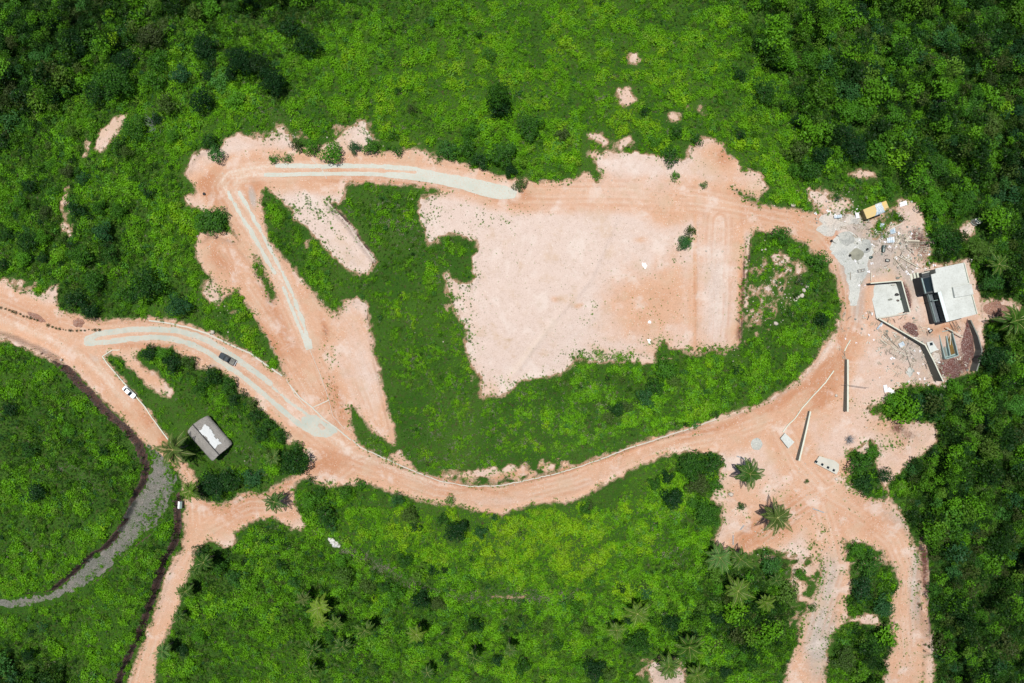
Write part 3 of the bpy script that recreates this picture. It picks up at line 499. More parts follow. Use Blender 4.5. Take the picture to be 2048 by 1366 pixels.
DUSTL = [GP(c_) for c_ in [[(560,349),(505,348),(470,346),(448,352),(443,368),(456,386),(475,420),(515,487),(548,545)], [(640,332),(550,331),(500,335),(470,342)], [(490,352),(470,362),(474,384),(505,433),(550,520),(590,603),(622,695)], [(552,545),(566,575),(592,640),(614,697)],
 [(172,678),(250,660),(350,661),(420,684),(480,723),(540,767),(605,822),(650,845)], [(172,686),(260,678),(350,679),(420,708),(480,750),(540,800),(600,851),(670,865)], [(740,347),(850,356),(950,379),(1035,390)], [(720,331),(830,338),(920,356),(1030,382)], [(0,640),(90,675),(150,705),(205,750),(255,810)], [(660,870),(700,905),(780,935),(860,965)], [(1110,645),(1060,700),(1020,750)], [(1430,840),(1540,800),(1610,755),(1655,700),(1680,640)]]]
def CLD(x, y):
    d = np.full(x.shape, 12.0)
    for c_ in CLW: d = np.minimum(d, pline(c_, x, y, 12.0))
    return d
Vd, Fd = clip_sheet(DIRT, 0.03)
cen = Vd[Fd].mean(1); cpx, cpy = PXY(cen[:, 0], cen[:, 1], cen[:, 2])
isC = inpoly(CLEAR, cpx, cpy); isY = inpoly(YARD, cpx, cpy) & ~isC
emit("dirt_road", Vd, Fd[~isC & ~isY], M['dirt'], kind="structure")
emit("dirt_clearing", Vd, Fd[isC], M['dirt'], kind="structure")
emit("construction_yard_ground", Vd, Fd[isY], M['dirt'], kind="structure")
Vg, Fg = clip_sheet(GRVN, 0.05); emit("gravel_road", Vg, Fg, M['gravel'], False, kind="structure")
def strip(pts, w, nz=0.35):
    d = pline(GP(pts), X, Y)-w/2; return d+nz*(fbm(X/1.3, Y/1.3, 41, 2)-0.5)*2
def patch(poly, nz=0.6): return sdf(GP(poly), X, Y)+nz*(fbm(X/1.6, Y/1.6, 43, 3)-0.5)*2
tA = np.minimum(strip([(553,331),(580,331),(650,332),(720,331),(780,333),(830,338),(870,347),(920,356),(960,364),(1000,374)], 1.25, .3), strip([(530,349),(560,349),(640,347),(740,347),(800,352),(850,358),(900,367),(950,379),(990,389)], 1.15, .15))
tA = np.minimum(tA, patch([(770,330),(830,334),(900,351),(960,361),(1010,371),(1035,382),(1030,396),(1000,399),(968,392),(930,380),(880,368),(830,360),(770,354)], .25))
tA = np.maximum(tA, -(strip([(755,341),(800,342),(830,344)], .7, .2)))
V_, F_ = clip_sheet(tA, 0.07); emit("concrete_track_upper", V_, F_, M['track'], False, kind="structure")
tB = np.minimum(strip([(456,385),(475,420),(495,452),(515,487),(532,517),(548,545)], 1.05, .4), strip([(477,384),(490,405),(505,433),(520,460),(535,490),(550,520),(565,547),(578,575),(590,603),(601,632),(612,664),(621,695)], .95, .4))
tB = np.minimum(tB, strip([(566,575),(580,610),(592,640),(605,670),(614,697)], .95, .2)); tB = np.minimum(tB, patch([(608,680),(622,678),(625,697),(612,700)], .1))
V_, F_ = clip_sheet(tB, 0.07); emit("concrete_track_middle", V_, F_, M['track'], False, kind="structure")
tC = np.minimum(strip([(172,678),(200,667),(250,660),(300,658),(350,661),(390,670),(420,684),(450,702),(480,723),(510,744),(540,767)], 1.7, .25), strip([(172,686),(210,685),(260,678),(310,674),(350,679),(390,691),(420,708),(450,730),(480,750),(510,774),(540,800),(575,830),(600,851),(630,868),(660,868)], 1.6, .3))
tC = np.minimum(tC, patch([(600,833),(630,830),(655,848),(670,853),(674,863),(655,874),(628,872),(608,856)], .5)); tC = np.maximum(tC, -patch([(640,846),(650,856),(646,862),(634,852)], .2))
tC = np.minimum(tC, strip([(545,775),(562,790),(580,806),(605,822),(630,840)], .9, .35))
V_, F_ = clip_sheet(tC, 0.07); emit("concrete_track_lower", V_, F_, M['track2'], False, kind="structure")
pp = patch([(1672,470),(1700,462),(1722,475),(1745,490),(1748,505),(1738,520),(1735,545),(1725,570),(1716,612),(1700,612),(1698,570),(1690,535),(1672,515),(1660,500)], .7)
V_, F_ = clip_sheet(pp, 0.06); emit("cement_covered_ground", V_, F_, M['sand'], False, kind="structure")
# ------------------------------------------------------------------ heaps and mounds (each a thing)
def heap(name, px, py, rx, ry, hgt, m, label, cat="heap", rz=0.0, seed=0, rough=0.25, group=None):
    x, y, z = T(px, py); sc = K*(CAMH-z); n, k = 40, 14; vs = [(0, 0, hgt)]; fs = []
    rx *= sc; ry *= sc; r_ = random.Random(seed)
    for j in range(1, k+1):
        for i in range(n):
            t = 2*math.pi*i/n; u = j/k
            e = 1+rough*(float(vnoise(np.array(2.2*math.cos(t)+5+seed), np.array(2.2*math.sin(t)+5), seed))-0.5)*2
            a, b = rx*u*e*math.cos(t), ry*u*e*math.sin(t); c, s = math.cos(rz), math.sin(rz); wx, wy = a*c-b*s, a*s+b*c
            zz = hgt*(1-u)**1.15*(1+rough*(float(fbm(np.array(wx*1.5+9), np.array(wy*1.5), seed+3, 2))-0.5)*2)
            g0 = float(hz(x+wx, y+wy)[0])-z; vs.append((wx, wy, g0+zz-(0.12 if j == k else 0)+0.06))
    for i in range(n): fs.append((0, 1+i, 1+(i+1) % n))
    for j in range(k-1):
        for i in range(n):
            a = 1+j*n; fs.append((a+i, a+n+i, a+n+(i+1) % n)); fs.append((a+i, a+n+(i+1) % n, a+(i+1) % n))
    vs[0] = (0, 0, hgt)
    return tag(obj(name, mesh_np(name, vs, fs, [m], smooth=True), loc=(x, y, z)), label, cat, group)
heap("gravel_pile", 1694, 476, 18, 14, 1.4, M['pile'], "grey heap of crushed stone beside the white rubble at the road bend", seed=1)
heap("gravel_pile", 1732, 492, 14, 16, 1.3, M['pile'], "round grey gravel heap next to the dark green water drum", seed=2)
heap("sand_pile", 1713, 508, 15, 12, 0.9, simple("green_grey_sand", (0.23, 0.23, 0.18), 0.95, 0.1, 0.8, bump=.3), "low olive grey sand heap with a ring in its middle, between the gravel heaps", seed=3)
heap("sand_pile", 1680, 502, 18, 10, 0.5, M['sand'], "whitish spread of cement sand at the edge of the road bend", seed=4)
heap("sand_pile", 1718, 545, 16, 22, 0.8, M['sand'], "large pale sand heap with an open wooden frame lying on it", seed=5)
heap("rubble_heap", 1663, 448, 26, 20, 0.8, M['rubble'], "heap of broken white stone and rubble west of the yellow truck", seed=6, rough=.5)
heap("rubble_heap", 1707, 438, 16, 12, 0.7, M['rubble'], "small rubble heap against the rear of the yellow truck", seed=7, rough=.5)
heap("soil_heap", 1822, 658, 19, 12, 0.6, M['redsoil'], "dark red soil heap behind the long angled wall", seed=8, rz=-.6)
heap("soil_heap", 1814, 590, 5, 24, 0.9, M['redsoil'], "narrow dark red soil ridge along the outside of the unfinished walled floor", seed=9, rz=.28)
heap("soil_heap", 1904, 738, 25, 19, 0.7, M['redsoil'], "dark red soil heap below the open water tank", seed=10)
heap("soil_heap", 1938, 690, 15, 42, 1.0, M['redsoil'], "dark red soil mass filling the curve of the grey retaining wall", seed=11, rough=.5)
heap("soil_mound", 1995, 620, 36, 17, 1.8, M['mound'], "red brown earth mound between the concrete house and the palm", seed=12, rough=.4)
heap("soil_mound", 157, 646, 13, 10, 0.8, M['mound'], "square brown earth pile beside the row of young shrubs", seed=13)
heap("soil_mound", 72, 634, 22, 6, 0.4, M['mound'], "low brown earth ridge above the row of young shrubs", seed=14, rz=-.45)
heap("gravel_pile", 1513, 888, 12, 13, 0.35, M['pile'], "round flat grey gravel patch alone on the dirt crossing", seed=15, rough=.06)
heap("sand_pile", 1820, 744, 9, 10, 0.5, M['sand'], "small whitish sand heap in front of the long angled wall", seed=16)
heap("rubble_heap", 1872, 716, 8, 10, 0.4, M['rubble'], "rubble with broken rods between the white tank cover and the open water tank", seed=17, rough=.5)
heap("rubble_heap", 669, 1087, 14, 8, 1.2, simple("white_lime", (0.62, 0.62, 0.62), 0.9, 0.1, 2, col2=(0.35, 0.34, 0.30), bump=.6), "bright white heap of lime in the bushes south of the junction", seed=18, rz=-.5, rough=.6)
# ------------------------------------------------------------------ walls, kerbs
def ribbon(P, w):
    """left and right offsets of a polyline"""
    P = [Vector((p[0], p[1])) for p in P]; L = []; Rr = []
    for i in range(len(P)):
        d = (P[min(i+1, len(P)-1)]-P[max(i-1, 0)]).normalized(); n = Vector((-d.y, d.x)); L.append(P[i]+n*w/2); Rr.append(P[i]-n*w/2)
    return L, Rr
def dens(pts, step=1.2):
    out = [Vector(pts[0])]
    for a, b in zip(pts[:-1], pts[1:]):
        a, b = Vector(a), Vector(b); n = max(1, int((b-a).length/step)); out += [a+(b-a)*(i+1)/n for i in range(n)]
    return out
def run(mb, P, w, zb, zt, jit=0.0, mi=0, seed=0):
    """swept wall along xy points; zb/zt lists of bottom/top heights"""
    L, Rr = ribbon(P, w); vs = []; fs = []; r_ = random.Random(seed); n = len(P)
    for i in range(n):
        a = r_.uniform(-jit, jit); b = r_.uniform(-jit, jit)
        vs += [(L[i].x, L[i].y, zb[i]), (Rr[i].x, Rr[i].y, zb[i]), (Rr[i].x+a, Rr[i].y+b, zt[i]), (L[i].x+a, L[i].y+b, zt[i])]
    for i in range(n-1):
        o = 4*i
        for k in range(4): fs.append((o+k, o+(k+1) % 4, o+4+(k+1) % 4, o+4+k))
    fs += [(3, 2, 1, 0), (4*n-4, 4*n-3, 4*n-2, 4*n-1)]
    fs = [f[::-1] for f in fs]
    mb.add(vs, fs, mi)
def wall(pts, h, th, label, flat=True, base=None, m='wallgrey', capm='wallcap', cap=0.08, capw=0.04, cat="wall", name="concrete_wall"):
    P0 = [T(a, b, h) for a, b in pts]; root = empty(name, (P0[0][0], P0[0][1], P0[0][2]-h), label=label, cat=cat)
    P = dens([(p[0], p[1]) for p in P0], 1.5); z = [float(hz(p.x, p.y)[0]) for p in P]; zt = [a+h for a in z]
    if flat: t_ = np.mean(zt); zt = [0.7*t_+0.3*a for a in zt]
    lp = [(p.x-P0[0][0], p.y-P0[0][1]) for p in P]; z0 = P0[0][2]-h
    mb = MB(); run(mb, lp, th, [a-z0-0.6 for a in z], [a-z0 for a in zt]); mb.build("wall_face", M[m], root)
    if cap:
        c = MB(); run(c, lp, th+capw, [a-z0 for a in zt], [a-z0+cap for a in zt]); c.build("coping", M[capm], root)
    return root, P0
wall([(1763,637),(1800,659),(1850,690),(1864,722),(1879,762)], 2.6, 0.28, "long angled grey retaining wall with a pale top, bent halfway along the building plot")
wall([(1697,719),(1696,770),(1694,823)], 2.0, 0.45, "straight grey block wall with pale top standing north to south on the bare earth")
wall([(1622,823),(1612,865),(1597,921)], 1.7, 0.40, "slanting grey block wall with pale top between the small slab and the tank with four hatches")
wall([(1946,640),(1957,672),(1962,700),(1957,722),(1951,742)], 2.4, 0.3, "curved grey retaining wall at the forest edge behind the dark red soil", capm='wallgrey')
def kerb(pts, w, h, label, m='wallcap', jit=0.05, name="kerb", cat="kerb"):
    P0 = [T(a, b) for a, b in pts]; P = dens([(p[0], p[1]) for p in P0], 0.8); z = [float(hz(p.x, p.y)[0]) for p in P]
    o = P0[0]; mb = MB(); run(mb, [(p.x-o[0], p.y-o[1]) for p in P], w, [a-o[2]-0.3 for a in z], [a-o[2]+h for a in z], jit)
    return tag(obj(name, mb.mesh(name, M[m]), loc=o), label, cat)
kerb([(298,641),(330,645),(378,655),(418,668),(425,672),(462,690),(500,706),(530,728),(565,752)], 0.45, 0.25, "pale concrete kerb along the uphill side of the lower track near the pickup", 'conc')
kerb([(580,770),(600,795),(625,815),(648,838),(672,855),(702,880)], 0.4, 0.25, "pale kerb running beside the track down to the road junction", 'conc')
kerb([(705,880),(722,895),(775,919),(820,939),(880,962),(940,973),(1000,971),(1060,959),(1100,950)], 0.28, 0.15, "thin pale kerb on the inner edge of the curved road, western half", 'conc', .1)
kerb([(1102,950),(1160,933),(1210,915),(1260,895),(1300,883),(1340,869),(1380,857),(1432,838)], 0.3, 0.2, "thin pale kerb on the inner edge of the curved road, eastern half", 'conc', .1)
kerb([(205,712),(215,727),(240,756),(258,776),(275,796),(290,813),(305,836),(325,863),(342,886)], 0.3, 0.25, "greenish white kerb between the white car and the garden lawn", 'wallcap')
kerb([(240,700),(225,700),(207,712)], 0.25, 0.2, "short pale kerb at the upper tip of the garden lawn", 'wallcap')
kerb([(620,700),(640,748),(655,790),(666,832),(690,858)], 0.16, 0.15, "straight earth-coloured edging below the middle concrete track", 'rock', .03)
kerb([(1565,864),(1575,850),(1590,836),(1602,818),(1622,795),(1650,765),(1667,741)], 0.28, 0.35, "long unfinished white kerb on the road running up from the small raised slab", 'wallcap', .04)
kerb([(1688,702),(1694,690),(1700,680)], 0.28, 0.3, "short white kerb piece on the road north of the straight block wall", 'wallcap', .04)
kerb([(622,318),(640,333),(650,348),(653,358)], 0.22, 0.12, "thin earthen water bar crossing the upper concrete track", 'rock', .05)
kerb([(645,392),(665,415),(690,442),(720,482),(748,520)], 0.2, 0.2, "straight stone edging along the pink terrace strip", 'rock', .06)
kerb([(572,758),(590,790),(612,814)], 0.18, 0.1, "faint concrete strip where the two lower tracks part", 'conc', .08)
kerb([(625,815),(645,806),(658,800)], 0.3, 0.06, "short concrete drain strip joining the track kerb", 'conc', .08)
# ------------------------------------------------------------------ slabs and tanks
def lpoly(pts, z, o):
    return [(U(a, b, z)[0]-o[0], U(a, b, z)[1]-o[1]) for a, b in pts]
def slab(name, pts, h, label, mtop='concw', mside='wallgrey', holes=(), cat="slab", hole_name="hatch_opening"):
    cx = sum(p[0] for p in pts)/len(pts); cy = sum(p[1] for p in pts)/len(pts); o = T(cx, cy); root = empty(name, o, label=label, cat=cat)
    zt = o[2]+h; L = lpoly(pts, zt, o)
    MB().prism([(x*0.97, y*0.97) for x, y in L], -0.8, h-0.15).build("base_wall", M[mside], root)
    MB().prism(L, h-0.15, h).build("top_slab", M[mtop], root)
    for hx, hy, hs, rz in holes:
        hp = U(hx, hy, zt); b = MB(); lx, ly = hp[0]-o[0], hp[1]-o[1]
        b.box((lx, ly, h+0.006), (hs, hs, 0.012), rz); b.build(hole_name, M['glass'], root)
    return root, o
slab("concrete_slab", [(1570,866),(1589,884),(1577,897),(1561,877)], 0.9, "small white raised concrete slab at the end of the unfinished kerb")
slab("cistern", [(1629,926),(1639,912),(1655,917),(1669,921),(1678,928),(1678,940),(1673,949)], 0.9, "pale concrete cistern cover with four square black hatches in a row", 'conc', 'wallgrey', [(1632.5,923.5,0.7,-.5),(1644.5,929,0.7,-.5),(1656,935,0.7,-.5),(1667.5,940.5,0.7,-.5)], cat="cistern")
slab("tank_cover", [(1853,685),(1865,682),(1876,699),(1861,706)], 0.8, "white concrete tank cover with one square hole inside the bend of the angled wall", 'concw', 'wallcap', [(1862.5,688,0.85,.2)], cat="tank cover")
def ring_tank():
    o = T(1897, 690); root = empty("water_tank", o, label="open rectangular concrete water tank with murky brown water south of the concrete house", cat="water tank")
    h = 1.2; zt = o[2]+h
    outer = lpoly([(1877,664),(1904,660),(1917,711),(1891,718)], zt, o); O = [Vector(p) for p in outer]
    inner = lpoly([(1896,672),(1904,670),(1914,707),(1903,711)], zt, o); I = [Vector(p) for p in inner]
    chan = lpoly([(1881,669),(1888,667),(1899,712),(1893,714)], zt, o); C_ = [Vector(p) for p in chan]
    b = MB(); run(b, [O[0], O[3]], .25, [-.5]*2, [h]*2); run(b, [O[3]+Vector((.13, 0)), O[2]-Vector((.13, 0))], .25, [-.5]*2, [h-.003]*2)
    run(b, [O[2], O[1]], .25, [-.5]*2, [h+.002]*2); run(b, [O[1]-Vector((.13, 0)), O[0]+Vector((.13, 0))], .25, [-.5]*2, [h-.006]*2); b.build("outer_wall", M['teal'], root)
    b = MB(); run(b, [I[0]-Vector((.35, -.0)), I[3]-Vector((.25, 0))], .3, [-.5]*2, [h-.1]*2); b.build("dividing_wall", M['teal'], root)
    MB().prism([(p.x, p.y) for p in O], -.55, 0.12).build("floor", M['teal'], root)
    MB().prism([(p.x, p.y) for p in I], 0.13, 0.35).build("water", M['water'], root)
    MB().prism([(p.x, p.y) for p in C_], 0.13, 0.25).build("channel", M['wallgrey'], root)
ring_tank()
def timber(pts, r, label, m='woodpale', cat="timber", name="timber_plank", h=0.15, group=None, h2=None):
    a = T(*pts[0]); b = T(*pts[1]); mb = MB(); c = Vector(((a[0]+b[0])/2, (a[1]+b[1])/2, (a[2]+b[2])/2)); d = Vector(b)-Vector(a)
    L = d.xy.length; rz = math.atan2(d.y, d.x); sl = -math.atan2((b[2]-a[2])+((h2 or h)-h), L)
    mb.box((0, 0, 0), (L, r, 0.06)); o = obj(name, mb.mesh(name, M[m]), loc=(c.x, c.y, c.z+(h+(h2 or h))/2), rot=(0, sl, rz)); return tag(o, label, cat, group)
timber([(1886,655),(1921,675)], .28, "long plank bridging from the house yard to the open water tank", h=1.3)
timber([(1895,666),(1894,690)], .22, "pale plank lying across the open water tank", h=1.45)
G1 = "loose boards and poles in the timber stacks"
for i, (a, b, w, m) in enumerate([((1789,494),(1800,478),.45,'woodpale'),((1808,482),(1822,471),.35,'woodpale'),((1773,463),(1783,457),.3,'woodpale'),((1780,458),(1803,447),.35,'woodpale'),((1760,475),(1792,476),.2,'wood'),((1763,487),(1795,487),.2,'wood'),
    ((1808,481),(1838,482),.4,'woodpale'),((1810,485),(1858,484),.25,'wood'),((1815,488),(1858,488),.22,'wood'),((1822,492),(1852,494),.2,'wood'),((1790,472),(1793,482),.18,'woodpale'),
    ((1795,512),(1835,535),.25,'woodpale'),((1800,512),(1842,537),.2,'wood'),((1803,509),(1822,526),.2,'woodpale'),((1789,518),(1808,542),.22,'wood'),((1792,533),(1803,526),.2,'woodpale'),((1786,516),(1812,540),.25,'wood'),((1813,497),(1828,511),.1,'steel'),
    ((1759,678),(1774,690),.25,'woodpale'),((1766,668),(1796,696),.18,'wood'),((1780,690),(1810,712),.22,'woodpale'),((1770,667),(1790,690),.15,'steel'),((1808,694),(1824,746),.12,'wood'),((1806,710),(1816,711),.2,'woodpale'),((1861,733),(1876,728),.22,'woodpale'),
    ((1700,545),(1700,560),.15,'wood'),((1741,545),(1741,562),.25,'woodpale'),((1867,533),(1870,545),.2,'woodpale'),((1680,768),(1730,775),.12,'steel'),((1862,1003),(1870,1011),.15,'wood')][:29]):
    desc = ["whitish board above the dark green drum", "upper whitish board pointing to the forest", "short pale batten under the fallen sheet", "long pale batten in the grass south of the truck", "thin grey pole at the top of the yard", "thin grey pole level with the drum", "thick pale beam reaching into the bushes",
            "upper grey pole of the beam bundle", "middle grey pole of the beam bundle", "lowest grey pole of the beam bundle", "short upright-looking batten crossing the poles", "pale pole above the plank stack by the house", "grey pole beside the pale one by the house", "short pale pole on top of the plank stack", "grey board at the left of the plank stack", "short cross piece on the plank stack", "grey diagonal board in the plank stack", "thin dark rod south of the beam bundle",
            "pale board lying alone on the yard", "long grey pole leading to the debris", "pale broken board in the middle of the debris", "dark rod beside the long grey pole", "long thin pole running south to the small sand heap", "short pale piece at the debris centre", "pale batten next to the dark red soil and tank", "short grey stick on the cement sand", "upright pale batten at the corner of the walled floor", "pale post at the roof corner of the house", "thin rod laid across the straight block wall"][i]
    timber([a, b], w, desc, m, "board" if m != 'steel' else "rod", name="timber_board" if m != 'steel' else "steel_rod", h=0.2+0.07*(i % 4) if i < 26 else (5.6 if i == 27 else (2.2 if i == 28 else .3)), group=None)
# ------------------------------------------------------------------ unfinished walled floor
def walled_floor():
    o = T(1782, 598); root = empty("unfinished_building", o, label="unfinished roofless room of pale concrete floor with dark inner walls on two sides", cat="building")
    zf = o[2]+0.35; h = 2.6; zt = zf+h
    fl = lpoly([(1737,568),(1792,567),(1811,622),(1790,630),(1753,636)], zf, o); MB().prism(fl, -0.8, 0.35).build("floor", M['concw'], root)
    a, b, c = lpoly([(1741,566.5),(1803,561.5),(1820,624)], zt, o)
    w = MB(); run(w, [a, (b[0]-.13, b[1])], .25, [0.0]*2, [0.35+h-.01]*2); run(w, [b, c], .25, [0.0]*2, [0.35+h]*2); w.build("wall_face", M['wallgrey'], root)
    w = MB(); run(w, [a, (b[0]-.16, b[1])], .3, [0.35+h-.01]*2, [0.35+h+.07]*2); run(w, [b, c], .3, [0.35+h]*2, [0.35+h+.08]*2); w.build("coping", M['wallcap'], root)
    w = MB(); l0, l1 = lpoly([(1753,637),(1818,626)], zf, o); run(w, [l0, l1], .35, [0.2]*2, [0.55]*2, .0); w.build("low_wall", M['conc'], root)
walled_floor()
def blob(name, px, py, size, m, label, cat, h=0.0, seed=0, flat=0.7, ang=0):
    r_ = random.Random(seed); x, y, z = T(px, py, h); vs = []; fs = []; n, k = 10, 6
    for j in range(k+1):
        ph = math.pi*j/k
        for i in range(n):
            t = 2*math.pi*i/n; f = 1+r_.uniform(-.22, .22)
            vs.append((size[0]/2*math.sin(ph)*math.cos(t)*f, size[1]/2*math.sin(ph)*math.sin(t)*f, size[2]/2*math.cos(ph)*(1+r_.uniform(-.1, .1))))
    for j in range(k):
        for i in range(n): fs.append((j*n+i, (j+1)*n+i, (j+1)*n+(i+1) % n, j*n+(i+1) % n))
    o = obj(name, mesh_np(name, vs, fs, [M[m]]), loc=(x, y, z+size[2]*0.3), rot=(0, 0, ang)); return tag(o, label, cat)
def bucket(px, py, m, label, h=0.3, r=0.3):
    x, y, z = T(px, py, h); root = empty("bucket", (x, y, z), label=label, cat="bucket"); b = MB()
    b.tube([(0, 0, 0), (0, 0, .45), (0, 0, .02)], [r*.8, r, r*.72], 14); b.build("shell", M[m], root)
    b = MB(); b.tube([(r*math.cos(t), 0, .45+r*.5*math.sin(t)) for t in np.linspace(0, math.pi, 9)], .02, 5); b.build("handle", M['steel'], root)
bucket(1802, 598, 'green', "bright green bucket on the floor of the unfinished room", .4, .38)
bucket(1699, 511, 'black', "dark bucket at the north edge of the cement sand", .1, .35)
bucket(1734, 498.5, 'black', "small black bucket on the round grey gravel heap", .9, .3)
bucket(1662, 482, 'black', "black bucket at the road side below the rubble heap", .1, .35)
blob("sack", 1741, 515, (1.2, .8, .5), 'blackplastic', "dark sack lying at the southern foot of the round gravel heap", "sack", seed=3, ang=.4)
blob("debris", 1780, 599, (1.4, .5, .3), 'wallgrey', "dark plank bundle lying on the pale floor of the unfinished room", "debris", .4, 4, ang=.25)
blob("debris", 1793, 589, (1.3, .9, .5), 'black', "black heap of forms beside the inner wall of the unfinished room", "debris", .4, 5)
blob("debris", 1795, 601, (.9, .6, .4), 'steel', "rusty scraps just left of the green bucket", "debris", .4, 6)
blob("debris", 1775, 626, (.6, .4, .3), 'black', "small black scrap near the southern edge of the pale floor", "debris", .4, 7)
blob("sack", 1786, 570, (1.2, .5, .4), 'conc', "pale cement sack against the northern inner wall of the unfinished room", "sack", .4, 8)
blob("sack", 1857, 658, (.9, .7, .4), 'bag', "light sack on rubble left of the terrace corner", "sack", .1, 9)
blob("sack", 1878, 725, (.8, .5, .4), 'bag', "white sack near the dark red soil south of the tank cover", "sack", .1, 10)
blob("debris", 1795, 556, (1.2, .7, .4), 'wallgrey', "grey scraps north of the unfinished room wall", "debris", .1, 11)
def frame():
    x, y, z = T(1722, 541, .8); root = empty("wooden_frame", (x, y, z+.3), R(12), label="small open wooden frame lying on the large pale sand heap", cat="frame")
    for c, d in (((0, .35, 0), (2.0, .1, .1)), ((0, -.35, 0), (2.0, .1, .1))): MB().box(c, d).build("side_rail", M['wood'], root)
    for xx in (-.95, 0, .95): MB().box((xx, 0, 0.005), (.12, .6, .09)).build("cross_rail", M['steel'], root)
frame()
def drum():
    x, y, z = T(1765, 498); root = empty("water_drum", (x, y, z), R(84), label="dark green plastic drum lying beside the round gravel heap", cat="drum")
    b = MB(); pts = [(-1.0, 0, .55), (-.97, 0, .55), (-.5, 0, .55), (-.48, 0, .55), (0, 0, .55), (.48, 0, .55), (.5, 0, .55), (.97, 0, .55), (1.0, 0, .55)]
    b.tube(pts, [.42, .5, .53, .5, .53, .5, .53, .5, .42], 18); b.build("shell", M['blackplastic'], root)
    b = MB(); b.tube([(.2, 0, 1.05), (.2, 0, 1.16)], .14, 12); b.build("lid", M['black'], root)
drum()
def barrow(px, py, rz, label):
    x, y, z = T(px, py); root = empty("wheelbarrow", (x, y, z), rz, label=label, cat="wheelbarrow")
    b = MB(); vs = [(-.35, -.25, .35), (.35, -.22, .3), (.35, .22, .3), (-.35, .25, .35), (-.55, -.42, .7), (.6, -.38, .62), (.6, .38, .62), (-.55, .42, .7)]
    b.add(vs, [(0, 1, 2, 3), (0, 4, 5, 1), (1, 5, 6, 2), (2, 6, 7, 3), (3, 7, 4, 0)]); b.build("tray", M['black'], root)
    MB().prism([(-.35, -.25), (.4, -.24), (.4, .24), (-.35, .25)], .38, .5).build("load", M['pile'], root)
    for s in (-1, 1): MB().tube([(.7, .08*s, .25), (-.3, .25*s, .32), (-1.2, .32*s, .6)], .025, 6).build("handle", M['steel'], root)
    b = MB(); b.tube([(.75, -.05, .22), (.75, .05, .22)], .22, 16); b.build("wheel", M['black'], root)
barrow(1773, 521, R(-10), "black loaded wheelbarrow beside the plank stack")
barrow(1859, 662, R(40), "grey wheelbarrow below the corner of the terrace")
def quad(name, pts, m, parent, th=0.012):
    p = [Vector(a) for a in pts]; n = (p[1]-p[0]).cross(p[2]-p[0]).normalized()*th
    mb = MB(); mb.add([a+n for a in p]+[a-n for a in p], [(0, 1, 2, 3), (7, 6, 5, 4), (0, 4, 5, 1), (1, 5, 6, 2), (2, 6, 7, 3), (3, 7, 4, 0)]); return mb.build(name, m, parent)
